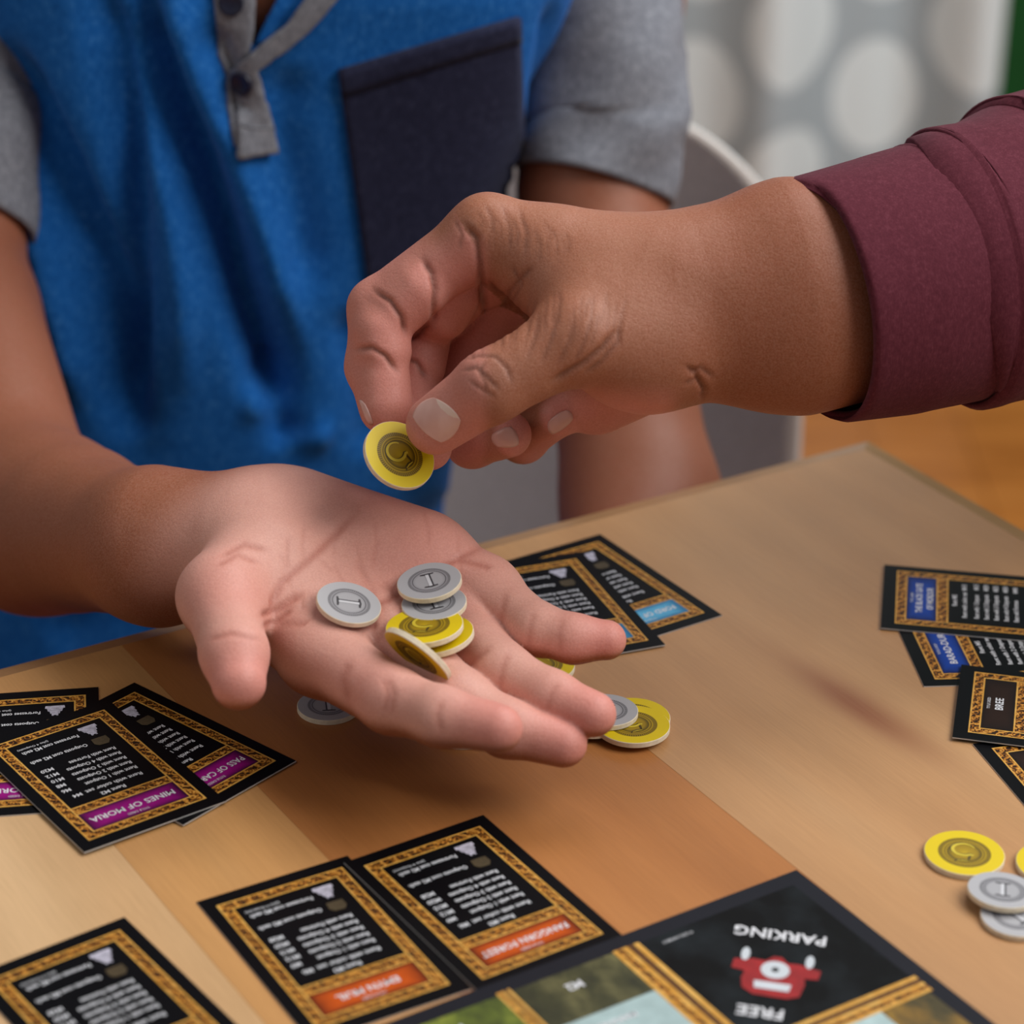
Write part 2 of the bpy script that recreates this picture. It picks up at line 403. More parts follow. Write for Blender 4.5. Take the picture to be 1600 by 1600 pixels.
# ------------------------------------------------------------------ table
troot = empty('wooden_table', (wm([*tab(TL / 2, TD / 2), 0])[0], wm([*tab(TL / 2, TD / 2), 0])[1], 0))
tb = np.array(troot.location)
tag(troot, 'pale wooden table with veneer planks of different tones under the cards', 'table')
seams = [BV, 226.5, 349, 403, 474, 600, 690, 830, 930, 1060, TL - BV]
tone = [0, 1, 2, 3, 1, 0, 2, 3, 1, 0]
for i in range(len(seams) - 1):
    g = 0.06
    q = [tab(seams[i] + g, BV), tab(seams[i] + g, TD - BV), tab(seams[i + 1] - g, TD - BV), tab(seams[i + 1] - g, BV)]
    v, f = prism([tuple(x) for x in q], -22, 0)
    mesh('plank', v, f, WOOD[tone[i]], troot, world=True, base=tb)
def edge_strip(a, b, ia, ib):                # sloping lipping: outer edge a-b, inner edge ia-ib
    v = [(*ia, 0), (*ib, 0), (*b, -4), (*a, -4), (*a, -26), (*b, -26), (*ib, -26), (*ia, -26)]
    f = [(0, 1, 2, 3), (3, 2, 5, 4), (4, 5, 6, 7), (7, 6, 1, 0), (0, 3, 4, 7), (1, 6, 5, 2)]
    mesh('edge_band', v, f, M_EDGE, troot, world=True, base=tb)
c_ = [tab(0, 0), tab(TL, 0), tab(TL, TD), tab(0, TD)]
k_ = [tab(BV, BV), tab(TL - BV, BV), tab(TL - BV, TD - BV), tab(BV, TD - BV)]
for i in range(4):
    j = (i + 1) % 4; edge_strip(c_[i], c_[j], k_[i], k_[j])
for s in (70, TL - 70):
    for t in (70, TD - 70):
        p = tab(s, t)
        v, f = tube([(*p, -740), (*p, -600), (*p, -24)], [17, 22, 27], 16)
        mesh('leg', v, f, M_EDGE, troot, True, world=True, base=tb)

# ------------------------------------------------------------------ lettering
_tc = {}
def text_mesh(body, size, mat, align='CENTER', bold=0.0):
    key = (body, round(size, 6), mat.name, align, bold)
    if key in _tc: return _tc[key]
    cu = bpy.data.curves.new('lettering', 'FONT'); cu.body = body; cu.size = size; cu.align_x = align; cu.align_y = 'CENTER'
    cu.resolution_u = 2; cu.offset = bold; cu.fill_mode = 'FRONT'
    o = bpy.data.objects.new('tmp_text', cu); COL.objects.link(o)
    dg = bpy.context.evaluated_depsgraph_get(); dg.update()
    me = bpy.data.meshes.new_from_object(o.evaluated_get(dg)); me.name = 'lettering'
    bpy.data.objects.remove(o); bpy.data.curves.remove(cu)
    me.materials.clear(); me.materials.append(mat)
    _tc[key] = me; return me
def text(body, size, mat, parent, x, y, z, align='CENTER', rot=0.0, bold=0.0, sx=1.0, name='lettering'):
    o = link(name, text_mesh(body, size, mat, align, bold), parent)
    o.location = (x, y, z); o.rotation_euler = (0, 0, rot); o.scale = (sx, 1, 1); return o
def flat(name, polys, z, mats, parent, mi=None, t=0.00006):
    vs, fs, ms = [], [], []
    for k, poly in enumerate(polys):
        v, f = prism(poly, z - t, z); b = len(vs); vs += v; fs += [tuple(i + b for i in q) for q in f]
        ms += [0 if mi is None else mi[k]] * len(f)
    return mesh(name, vs, fs, mats, parent, mi=ms)

# ------------------------------------------------------------------ title cards
CW, CH, CT = 0.0510, 0.0778, 0.00045
mm = 0.001
def ring_polys(x0, x1, y0, y1, w):
    """four mitred strips of width w just inside the rectangle"""
    o = [(x0, y0), (x1, y0), (x1, y1), (x0, y1)]; i = [(x0 + w, y0 + w), (x1 - w, y0 + w), (x1 - w, y1 - w), (x0 + w, y1 - w)]
    return [[o[k], o[(k + 1) % 4], i[(k + 1) % 4], i[k]] for k in range(4)]
def make_card(root, colour, title, rents, costs, small='TITLE DEED', wide=1.0):
    z = CT
    v, f = box(0, CW, 0, CH, 0, CT)
    mesh('card_stock', v, f, [BLACK, CARD_EDGE], root, mi=[0, 0, 1, 1, 1, 1])
    e = 0.00008
    X0, X1, Y0, Y1 = 4.4 * mm, 46.8 * mm, 4.9 * mm, 72.9 * mm
    w = 4.0 * mm; lw = 0.55 * mm
    pol, mi = [], []
    for a, ww, m in ((0, lw, 1), (lw, w - 2 * lw, 0), (w - lw, lw, 1)):
        r = ring_polys(X0 + a, X1 - a, Y0 + a, Y1 - a, ww); pol += r; mi += [m] * 4
    yd0, yd1 = 53.6 * mm, 58.0 * mm
    xa, xb = X0 + w, X1 - w
    for a, b, m in ((yd0, yd0 + lw, 1), (yd0 + lw, yd1 - lw, 0), (yd1 - lw, yd1, 1)):
        pol.append([(xa, a), (xb, a), (xb, b), (xa, b)]); mi.append(m)
    flat('gold_frame', pol, z + e, [GOLD_ORN, GOLD_LINE], root, mi, t=0.00007)
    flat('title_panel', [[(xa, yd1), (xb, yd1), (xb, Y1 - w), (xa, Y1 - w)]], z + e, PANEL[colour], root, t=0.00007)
    zt = z + 2.0 * e
    lines = title.split('\n') if title else []
    for i, ln in enumerate(lines):
        y = (63.2 if len(lines) == 1 else 64.2 - 4.0 * i) * mm
        text(ln, 3.9 * mm if len(lines) == 1 else 3.4 * mm, WHITE_INK, root, 25.8 * mm, y, zt, bold=0.00006, sx=wide)
    if title: text(small, 1.5 * mm, WHITE_INK, root, 25.8 * mm, 66.9 * mm, zt)
    if rents is None: return
    T = 2.6 * mm
    text('Rent M%d' % rents[0], T, WHITE_INK, root, 26.3 * mm, 51.2 * mm, zt, bold=0.00004)
    text('Rent with color set  M%d' % rents[1], T, WHITE_INK, root, 26.3 * mm, 47.6 * mm, zt, bold=0.00004)
    for i, (a, y) in enumerate((('Rent with 1 Outpost', 43.2), ('Rent with 2 Outposts', 39.6), ('Rent with 3 Outposts', 36.0), ('Rent with 4 Outposts', 32.4), ('Rent with Fortress', 28.8))):
        text(a, T, WHITE_INK, root, 13.2 * mm, y * mm, zt, 'LEFT', sx=0.86, bold=0.00004)
        text('M%d' % rents[2 + i], T, WHITE_INK, root, 40.6 * mm, y * mm, zt, 'RIGHT', bold=0.00004)
    text('Outposts cost M%d each' % costs, T, WHITE_INK, root, 20.0 * mm, 22.0 * mm, zt, 'LEFT', sx=0.84, bold=0.00004)
    text('Fortresses cost M%d each' % costs, T, WHITE_INK, root, 19.6 * mm, 15.2 * mm, zt, 'LEFT', sx=0.8, bold=0.00004)
    text('(plus 4 Outposts)', 1.6 * mm, WHITE_INK, root, 40.8 * mm, 12.6 * mm, zt, 'RIGHT')
    # little fortress and outpost pictures
    fx, fy = 14.8, 14.4
    tower = [(-3.2, -3.2), (3.2, -3.2), (3.4, -1.6), (2.7, -1.4), (2.4, 0.4), (1.8, 0.5), (1.6, 2.0), (1.1, 2.0), (1.1, 3.4), (0.4, 3.4), (0.4, 2.9), (-0.4, 2.9), (-0.4, 3.4), (-1.1, 3.4), (-1.1, 2.0), (-1.6, 2.0), (-1.8, 0.5), (-2.4, 0.4), (-2.7, -1.4), (-3.4, -1.6)]
    flat('fortress_picture', [[((fx + a) * mm, (fy + b) * mm) for a, b in tower]], zt, STONE, root)
    hut = [(-2.8, -2.4), (2.6, -2.4), (2.9, 0.8), (1.9, 2.2), (-1.6, 2.5), (-2.9, 0.6)]
    flat('outpost_picture', [[((15.0 + a) * mm, (22.4 + b) * mm) for a, b in hut]], zt, MUD, root)

def card(colour, title, rents, costs, label, group, at, zlift=0.0, tilt=(0, 0), wide=1.0):
    """at = (corner (u,v), px, axis, px2): u runs along the short edge, v to the title end; both points on the table plane"""
    (cu, cv), pa, axis, pb = at
    A, B = P(*pa, zlift)[:2], P(*pb, zlift)[:2]
    d = (B - A) / np.linalg.norm(B - A)
    if axis == 'u': u = d; v_ = np.array([d[1], -d[0]])
    elif axis == '-u': u = -d; v_ = np.array([u[1], -u[0]])
    elif axis == 'v': v_ = d; u = np.array([-d[1], d[0]])
    org = A + u * (1 - cu) * CW * 1000 - v_ * cv * CH * 1000      # corner (1,0) is the local origin
    ang = math.atan2(-u[1], -u[0])
    r = empty('title_card', tuple(wm([org[0], org[1], zlift])), (tilt[0], tilt[1], ang))
    make_card(r, colour, title, rents, costs, wide=wide)
    tag(r, label, 'card', group)
    return r
R1 = (2, 4, 6, 8, 10, 12, 20)
G1, G2, G3, G4 = 'purple title cards by the thumb', 'orange title cards beside the board', 'light blue title cards behind the hand', 'title cards fanned by the coin pile'
card('magenta', 'LOTHLORIEN', R1, 2, 'black title card with purple panel lying half under two overlapping purple-panelled cards', G1, ((1, 0), (154, 1075), '-u', (0, 1085)))
card('magenta', 'PASS OF CARADHRAS', R1, 2, 'black title card with purple panel half covered, its bare corner below the thumb tip', G1, ((1, 0), (210, 1068), 'v', (466, 1192)), 0.5, wide=0.82)
card('magenta', 'MINES OF MORIA', R1, 2, 'black title card with purple panel lying on top of the other purple-panelled cards', G1, ((1, 1), (354, 1253), '-u', (129.7, 1334.4)), 1.1)
card('orange', 'EMYN MUIL', (3, 6, 9, 12, 15, 20, 28), 2, 'black title card with orange panel and gold frame, its corner nearest the lone cut-off card', G2, ((0, 0), (307, 1411), 'u', (538.5, 1340)))
card('orange', 'FANGORN FOREST', (3, 6, 9, 12, 15, 20, 28), 2, 'black title card with orange panel, lapping its neighbour and touching the board', G2, ((1, 0), (755, 1275), 'v', (969, 1460)), 0.5, wide=0.9)
card('orange', '', (3, 6, 9, 12, 15, 20, 28), 2, 'lone black title card with gold frame on the pale plank, title end cut off', None, ((1, 0), (194.6, 1434.6), 'v', (360, 1593)))
card('skyblue', 'FORD OF BRUINEN', R1, 1, 'black title card with light blue panel showing, lying under another card behind the open hand', G3, ((1, 0), (937.5, 836), 'v', (1131, 964.5)), wide=0.88)
card('skyblue', '', R1, 1, 'black title card whose title is hidden by the little finger, lapping the light blue one', G3, ((1, 1), (1039.5, 1009), '-u', (900, 1034)), 0.6)
card('blue', 'BARAD-DUR', (5, 10, 15, 20, 25, 30, 40), 4, 'black title card with blue panel, mostly covered by two neighbouring cards', G4, ((1, 1), (1443.6, 1074), '-u', (1404.8, 989)))
card('blue', 'THE BLACK GATE\nOF MORDOR', (5, 10, 15, 20, 25, 30, 40), 4, 'black title card with two-line title on a blue panel, top of the fan', G4, ((0, 1), (1381.8, 883.7), 'u', (1376, 985)), 0.6, wide=0.86)
card('brown', '', (1, 2, 3, 4, 5, 6, 9), 1, 'black title card with gold frame and dark brown panel, tucked under its brown-panelled neighbour', G4, ((0, 1), (1519.6, 1164), 'u', (1600, 1259)))
card('brown', 'BREE', (1, 2, 3, 4, 5, 6, 9), 1, 'black title card with short title on a dark brown panel', G4, ((0, 1), (1501.9, 1039.8), 'u', (1487.8, 1153.7)), 1.2)

# ------------------------------------------------------------------ game board
BC = P(1244.5, 1359, 2.2)[:2]
b1 = P(950, 1469, 2.2)[:2] - BC; b1 /= np.linalg.norm(b1)
ang_b = math.atan2(-b1[1], -b1[0])
brd = empty('game_board', tuple(wm([BC[0], BC[1], 0])), (0, 0, ang_b))     # local -x along the far edge, -y along the right edge
tag(brd, 'dark game board corner with a parking space, lying on the table', 'game board')
BT = 0.0022; BS = 0.25
v, f = box(-BS, 0, -BS, 0, 0, BT); mesh('board_panel', v, f, NAVYB, brd)
e = 0.00008
def bq(x0, x1, y0, y1): return [(-x1 * mm, -y1 * mm), (-x0 * mm, -y1 * mm), (-x0 * mm, -y0 * mm), (-x1 * mm, -y0 * mm)]
flat('corner_space', [bq(6, 63.5, 6, 60.5)], BT + e, SMOKE, brd)
def gold_bar(x0, x1, y0, y1, along):
    n = [(0, .20, 1), (.20, .44, 2), (.44, .62, 1), (.62, .84, 0), (.84, 1, 1)]
    pol, mi = [], []
    for a, b, m in n:
        if along == 'y': pol.append(bq(x0 + (x1 - x0) * a, x0 + (x1 - x0) * b, y0, y1))
        else: pol.append(bq(x0, x1, y0 + (y1 - y0) * a, y0 + (y1 - y0) * b))
        mi.append(m)
    flat('gold_divider', pol, BT + 2 * e, [GOLD_ORN, GOLD_LINE, BRONZE], brd, mi)
gold_bar(63.5, 72.8, 5.6, 70, 'y'); gold_bar(4.6, 63.5, 60.6, 68.6, 'x')
gold_bar(108, 112.6, 4.8, 70, 'y'); gold_bar(148, 152.6, 4.8, 70, 'y'); gold_bar(4.8, 70, 104, 108.6, 'x')
flat('woodland_space', [bq(72.8, 108, 6, 27)], BT + e, LAND[0], brd); flat('water_space', [bq(72.8, 108, 27, 70)], BT + e, PALE_WATER, brd)
flat('meadow_space', [bq(112.6, 148, 6, 70)], BT + e, LAND[1], brd)
flat('autumn_space', [bq(6, 24, 68.6, 104)], BT + e, LAND[2], brd); flat('pale_space', [bq(24, 62, 68.6, 104)], BT + e, PALE_WATER, brd)
zt = BT + 3 * e
text('M2', 4.4 * mm, WHITE_INK, brd, -91.2 * mm, -13.2 * mm, zt, rot=math.pi, bold=0.0001)
text('MARSHES', 3.2 * mm, WHITE_INK, brd, -90 * mm, -33 * mm, zt, rot=math.pi, bold=0.00006)
text('M2', 4.4 * mm, WHITE_INK, brd, -131 * mm, -13.2 * mm, zt, rot=math.pi, bold=0.0001)
text('\u00a9 2022 HASBRO', 1.5 * mm, WHITE_INK, brd, -52.2 * mm, -9.7 * mm, zt, rot=math.pi)
DG = math.radians(135)       # corner lettering runs across the diagonal
text('PARKING', 6.6 * mm, WHITE_INK, brd, -25.6 * mm, -24.6 * mm, zt, rot=DG, bold=0.00012)
text('FREE', 6.6 * mm, WHITE_INK, brd, -53.2 * mm, -50.8 * mm, zt, rot=DG, bold=0.00012)
def carq(pts):               # car picture coordinates: x to the reader's right, y up, mm, centred on the radiator
    c, s = math.cos(DG), math.sin(DG)
    return [((-38.0 + (c * x - s * y)) * mm, (-38.0 + (s * x + c * y)) * mm) for x, y in pts]
body = [(-8.2, 10.5), (-9.2, 4.5), (-8.6, 1.6), (-12.6, 1.3), (-13.0, -3.0), (-6.8, -4.8), (-3.2, -4.6), (-1.2, -7.2), (1.2, -7.2), (3.2, -4.6), (6.8, -4.8), (12.4, -3.6), (12.6, 0.8), (8.6, 1.6), (9.2, 5.0), (8.4, 9.5), (5, 12.0), (-5, 12.2)]
flat('car_picture', [carq(body)], zt, RED, brd)
flat('radiator', [carq([(4.2 * math.cos(a), -0.6 + 4.2 * math.sin(a)) for a in np.linspace(0, 2 * math.pi, 25)[:-1]])], zt + e, SILVER_INK, brd)
flat('radiator_badge', [carq([(1.1 * math.cos(a), -0.6 + 1.1 * math.sin(a)) for a in np.linspace(0, 2 * math.pi, 17)[:-1]])], zt + 2 * e, DARK_INK, brd)
flat('windscreen', [carq([(-5.4, 5.6), (5.4, 5.6), (5.0, 9.0), (-5.0, 9.0)])], zt + e, SILVER_INK, brd)
for sx_ in (-1, 1):
    flat('headlamp', [carq([(sx_ * 9.4 + 1.3 * math.cos(a), -6.6 + 3.2 * math.sin(a)) for a in np.linspace(0, 2 * math.pi, 17)[:-1]])], zt + e, SILVER_INK, brd)

# ------------------------------------------------------------------ coins
def disc(r, t, n=56):
    vs = [(0, 0, 0)]; b = 0.00018
    prof = [(r - b, 0), (r, b), (r, t - b), (r - b, t)]
    for rr, z in prof:
        for k in range(n):
            a = 2 * math.pi * k / n; vs.append((rr * math.cos(a), rr * math.sin(a), z))
    fs, mi = [], []
    fs.append(tuple(range(n, 0, -1))); mi.append(0)
    for j in range(3):
        for k in range(n):
            a = 1 + j * n + k; c = 1 + j * n + (k + 1) % n; fs.append((a, c, c + n, a + n)); mi.append(1)
    fs.append(tuple(range(1 + 3 * n, 1 + 4 * n))); mi.append(0)
    return vs[1:], [tuple(i - 1 for i in q) for q in fs], mi
def stroke(pts, w0, w1, n=None):
    pts = np.array(pts, float); L, Rr = [], []
    for i, p in enumerate(pts):
        t = pts[min(i + 1, len(pts) - 1)] - pts[max(i - 1, 0)]; t /= np.linalg.norm(t); nn = np.array([-t[1], t[0]])
        s = i / (len(pts) - 1); w = (w0 + (w1 - w0) * s) * (0.35 + 0.65 * math.sin(math.pi * min(1, max(0, 0.12 + 0.76 * s))))
        L.append(p + nn * w); Rr.append(p - nn * w)
    return L + Rr[::-1]
def strip(pts, w0, w1, z):
    q = stroke(pts, w0, w1); n = len(pts)
    vs = [(a[0], a[1], z) for a in q]
    return vs, [(i, 2 * n - 1 - i, 2 * n - 2 - i, i + 1) for i in range(n - 1)]
_cm = {}
def coin_meshes(kind):
    if kind in _cm: return _cm[kind]
    r, t = (0.0125, 0.0020) if kind == 'y' else (0.01065, 0.0019)
    v, f, mi = disc(r, t)
    tmp = mesh('coin_disc', v, f, [YFACE if kind == 'y' else SFACE, CORE], None, mi=mi); me = tmp.data; bpy.data.objects.remove(tmp)
    num = []
    z = t + 0.00006
    def add(pts, w0, w1, m, dz=0.0):
        sc = 1.4 if kind == 'y' else 1.7; vs, fs = strip([(a * sc * mm, b * sc * mm) for a, b in pts], w0 * sc * mm, w1 * sc * mm, z + dz)
        num.append((vs, fs, m))
    if kind == 'y':
        bowl = [(-2.0 + 0.15 * 0, 1.0)] + [(0.1 + 2.5 * math.cos(a), -1.1 + 2.3 * math.sin(a)) for a in np.linspace(2.2, -2.75, 22)]
        add([(x + 0.18, y - 0.22) for x, y in bowl], 0.62, 0.30, 0)
        add(bowl, 0.50, 0.26, 1, 0.00004)
        add([(-1.2, 0.9), (-1.0, 2.0), (-0.7, 3.3)], 0.34, 0.30, 0); add([(-0.9, 3.2), (0.4, 3.0), (1.6, 3.1), (2.3, 3.7)], 0.40, 0.26, 0)
        add([(-0.8, 3.4), (0.5, 3.25), (1.7, 3.35)], 0.20, 0.12, 1, 0.00004)
    else:
        add([(0.16, -2.0), (0.16, 2.0)], 0.75, 0.75, 0); add([(-0.05, -2.0), (-0.05, 2.0)], 0.55, 0.55, 1, 0.00004)
        for y in (-2.15, 2.15):
            add([(-1.35, y + 0.12), (0, y), (1.35, y + 0.12)], 0.30, 0.30, 0)
    vs, fs, mi = [], [], []
    for a, b, m in num:
        k = len(vs); vs += a; fs += [tuple(i + k for i in q) for q in b]; mi += [m] * len(b)
    tmp = mesh('numeral', vs, fs, [Y_INK, Y_LIT] if kind == 'y' else [S_INK, S_LIT], None, mi=mi); mn = tmp.data; bpy.data.objects.remove(tmp)
    _cm[kind] = (me, mn, t); return _cm[kind]
def coin(kind, c, normal, up_px, label, group):
    """c = centre of the top face (mm); up_px = image direction in which the numeral's top points"""
    me, mn, t = coin_meshes(kind)
    n = np.asarray(normal, float); n /= np.linalg.norm(n)
    u = up_px[0] * CR - up_px[1] * CU; u = u - n * (u @ n)
    # direction in the face whose projection follows up_px
    a = np.cross(n, CF); a /= np.linalg.norm(a); b = np.cross(n, a)
    A2 = np.array([[a @ CR, b @ CR], [-(a @ CU), -(b @ CU)]])
    s = np.linalg.solve(A2, np.array(up_px, float)); u = a * s[0] + b * s[1]; u /= np.linalg.norm(u)
    x = np.cross(u, n)
    m = Matrix.Identity(4); base = wm(np.asarray(c) - n * t * 1000)
    for i in range(3): m[i][0], m[i][1], m[i][2], m[i][3] = x[i], u[i], n[i], base[i]
    r = empty('yellow_coin' if kind == 'y' else 'silver_coin'); r.matrix_world = m
    link('disc', me, r); link('numeral', mn, r)
    tag(r, label, 'coin', group); return r
def cam_n(phi, rho, sgn=1):
    p = math.radians(phi); q = math.sqrt(1 - rho * rho) * sgn
    return q * math.sin(p) * CR + q * math.cos(p) * CU - rho * CF
UPZ = np.array([0, 0, 1.0])
TG = 'coins lying on the table by the fingertips'; RG = 'coins piled on the pale wood'; PG = 'coins in the open palm'
def tcoin(kind, px, py, z, up, label, group, n=UPZ): coin(kind, P(px, py, z), n, up, label, group)
tcoin('s', 513, 1101, 1.9, (0.3, 1), 'silver coin on the table, half under the palm near the thumb', TG)
tcoin('s', 724, 1139, 1.9, (0.3, 1), 'silver coin almost wholly hidden on the table under the index finger', TG)
tcoin('y', 843, 1037, 2.1, (-0.3, 1), 'yellow coin on the table peeking out between ring and little finger', TG)
tcoin('y', 880, 1100, 1.9, (-0.3, 1), 'yellow coin on the table almost hidden beneath the ring finger', TG)
tcoin('s', 924, 1122, 3.9, (-0.3, 1), 'silver coin showing a sliver of edge below the ring fingertip', TG)
tcoin('y', 990, 1119, 2.0, (0.6, 1), 'yellow coin underneath another yellow coin beyond the ring fingertip', TG)
tcoin('y', 989, 1131, 4.1, (0.9, 0.9), 'yellow coin with a five lying over another yellow coin', TG)
tcoin('s', 948, 1109, 6.2, (-0.5, 1), 'silver coin on top of two yellow coins, touched by the ring fingertip', TG)
tcoin('y', 1507, 1332, 2.0, (-0.3, 1), 'yellow coin lying flat beside two silver coins on pale wood', RG)
tcoin('y', 1651, 1349, 2.0, (-0.3, 1), 'yellow coin mostly cut off beyond the silver pair', RG)
tcoin('s', 1588, 1431, 2.0, (1, 0.6), 'silver coin partly covered by another silver coin on pale wood', RG)
tcoin('s', 1567, 1390, 4.4, (0.5, -1), 'silver coin resting on another silver coin next to a flat yellow one', RG, np.array([0.03, 0.06, 1.0]))

# ------------------------------------------------------------------ bodies: smooth blended volumes turned into one skin
def seg(a, b, r1, r2, flat=None): return ('c', np.asarray(a, np.float32), np.asarray(b, np.float32), r1, r2, flat)
def ell(c, ax, r): return ('e', np.asarray(c, np.float32), np.asarray(ax, np.float32), np.asarray(r, np.float32), None, None)
def prim_d(p, q):
    if q[0] == 'c':
        _, a, b, r1, r2, fl = q
        ba = b - a; pa = p - a
        if fl is not None:
            n, k = np.asarray(fl[0], np.float32), fl[1]
            bn = n * (ba @ n) * (k - 1); pa = pa + np.outer(pa @ n, n) * (k - 1); ba = ba + bn
        t = np.clip(pa @ ba / (ba @ ba), 0, 1)
        d = pa - t[:, None] * ba
        return np.sqrt(np.einsum('ij,ij->i', d, d)) - (r1 + (r2 - r1) * t)
    _, c, ax, r, _, _ = q
    w = (p - c) @ ax.T
    k0 = np.sqrt((((w / r) ** 2)).sum(1)); k1 = np.sqrt(((w / (r * r)) ** 2).sum(1)) + 1e-9
    return k0 * (k0 - 1) / k1
def smin(a, b, k):
    h = np.clip(k - np.abs(a - b), 0, None) / k
    return np.minimum(a, b) - h * h * k * 0.25
def prim_box(q):
    if q[0] == 'c':
        r = max(q[3], q[4]); return np.minimum(q[1], q[2]) - r, np.maximum(q[1], q[2]) + r
    r = float(q[3].max()); return q[1] - r, q[1] + r
class Body:
    """palm: prims blended together (k), chains: each a finger blended within and to the palm only"""
    def __init__(s, palm, chains, kp=9, kc=3, kj=6):
        s.palm, s.chains, s.kp, s.kc, s.kj = palm, chains, kp, kc, kj
    def group(s, p, prims, k, far=30.0):
        out = np.full(len(p), 1e3, np.float32)
        for q in prims:
            lo, hi = prim_box(q)
            m = np.all((p > lo - far) & (p < hi + far), 1)
            if not m.any(): continue
            out[m] = smin(out[m], prim_d(p[m], q).astype(np.float32), k)
        return out
    def f(s, p):
        base = s.group(p, s.palm, s.kp)
        out = base
        for c in s.chains:
            out = smin(out, smin(base, s.group(p, c, s.kc), s.kj), 0.8) if True else out
        return out
    def label(s, p):
        """0 = palm/arm, i+1 = finger chain i (nearest)"""
        d = [s.group(p, s.palm, s.kp)] + [s.group(p, c, s.kc) for c in s.chains]
        return np.argmin(np.stack(d), 0)
    def boxes(s):
        pr = s.palm + [q for c in s.chains for q in c]
        b = [prim_box(q) for q in pr]
        return np.min([x[0] for x in b], 0) - 6, np.max([x[1] for x in b], 0) + 6
def polygonize(body, h, B=8):
    lo, hi = body.boxes(); n = np.ceil((hi - lo) / (h * B)).astype(int)
    g = np.stack(np.meshgrid(*[np.arange(k) for k in n], indexing='ij'), -1).reshape(-1, 3)
    fc = np.concatenate([body.f((lo + (c + 0.5) * h * B).astype(np.float32)) for c in np.array_split(g, max(1, len(g) // 200000))])
    act = g[np.abs(fc) < h * B * 0.87 * 1.5 + 1.0]
    o = np.stack(np.meshgrid(*[np.arange(B + 1)] * 3, indexing='ij'), -1).reshape(-1, 3)
    N = n * B + 2
    keys, pos, edges = [], [], []
    C8 = np.array([[i, j, k] for i in (0, 1) for j in (0, 1) for k in (0, 1)])
    E12 = [(a, b) for a in range(8) for b in range(a + 1, 8) if np.abs(C8[a] - C8[b]).sum() == 1]
    for ch in np.array_split(act, max(1, len(act) // 300)):
        idx = (ch[:, None, :] * B + o[None]).reshape(-1, 3)
        val = body.f((lo + idx * h).astype(np.float32)).reshape(len(ch), B + 1, B + 1, B + 1)
        cv = np.stack([val[:, i:B + i, j:B + j, k:B + k] for i, j, k in C8], -1)
        neg = cv < 0; mixed = neg.any(-1) & ~neg.all(-1)
        b_, i_, j_, k_ = np.nonzero(mixed)
        cell = ch[b_] * B + np.stack([i_, j_, k_], -1); v8 = cv[b_, i_, j_, k_]
        acc = np.zeros((len(cell), 3)); cnt = np.zeros(len(cell))
        for a, b in E12:
            m = (v8[:, a] < 0) != (v8[:, b] < 0)
            t = v8[m, a] / (v8[m, a] - v8[m, b])
            acc[m] += C8[a] + (C8[b] - C8[a]) * t[:, None]; cnt[m] += 1
        pos.append(lo + (cell + acc / cnt[:, None]) * h)
        keys.append((cell[:, 0] * N[1] + cell[:, 1]) * N[2] + cell[:, 2])
        for ax, cb in ((0, 4), (1, 2), (2, 1)):
            m = (v8[:, 0] < 0) != (v8[:, cb] < 0)
            edges.append(np.column_stack([cell[m], np.full(m.sum(), ax), v8[m, 0] < 0]))
    keys = np.concatenate(keys); pos = np.concatenate(pos); edges = np.concatenate(edges)
    od = np.argsort(keys); keys = keys[od]; pos = pos[od]
    def look(c):
        k = (c[:, 0] * N[1] + c[:, 1]) * N[2] + c[:, 2]; i = np.clip(np.searchsorted(keys, k), 0, len(keys) - 1)
        return np.where(keys[i] == k, i, -1)
    quads = []
    for ax in range(3):
        e = edges[edges[:, 3] == ax]; c = e[:, :3]; u = np.eye(3, dtype=int)[(ax + 1) % 3]; w = np.eye(3, dtype=int)[(ax + 2) % 3]
        q = np.stack([look(c), look(c - u), look(c - u - w), look(c - w)], 1)
        q = q[(q >= 0).all(1)] if True else q
        ins = e[:, 4][(np.stack([look(c), look(c - u), look(c - u - w), look(c - w)], 1) >= 0).all(1)].astype(bool)
        q[~ins] = q[~ins][:, ::-1]
        quads.append(q)
    return pos, np.concatenate(quads)
def normals(body, v, h=0.5):
    g = np.zeros_like(v)
    for i in range(3):
        d = np.zeros(3); d[i] = h
        g[:, i] = body.f((v + d).astype(np.float32)) - body.f((v - d).astype(np.float32))
    return g / (np.linalg.norm(g, axis=1, keepdims=True) + 1e-9)
def pl_dist(scr, line):
    """distance in px of screen points to a polyline, and position 0..1 along it"""
    line = np.asarray(line, float); best = np.full(len(scr), 1e9); bt = np.zeros(len(scr))
    for i in range(len(line) - 1):
        a, b = line[i], line[i + 1]; ab = b - a
        t = np.clip((scr - a) @ ab / (ab @ ab), 0, 1); d = np.linalg.norm(scr - a - t[:, None] * ab, axis=1)
        m = d < best; best[m] = d[m]; bt[m] = (i + t[m]) / (len(line) - 1)
    return best, bt
def carve(body, v, nrm, creases, lab, maxdepth=None):
    """press creases into the skin: (label set or None, polyline, half width mm, depth mm)"""
    scr = toscr(v); dep = (v - CAM) @ CF; face = (nrm @ CF) < 0.15
    red = np.zeros(len(v))
    for labs, line, w, dp in creases:
        lo = np.min(line, 0) - 30; hi = np.max(line, 0) + 30
        m = face & np.all((scr > lo) & (scr < hi), 1)
        if labs is not None: m &= np.isin(lab, labs)
        i = np.nonzero(m)[0]
        if len(i) == 0: continue
        d, t = pl_dist(scr[i], line); mmd = d * dep[i] / F_PX
        fade = np.clip(np.minimum(t, 1 - t) * 5 + 0.25, 0, 1)
        a = np.exp(-(mmd / w) ** 2) * fade
        v[i] -= nrm[i] * (a * dp)[:, None]; red[i] = np.maximum(red[i], a * min(1, dp / 0.45))
    return red
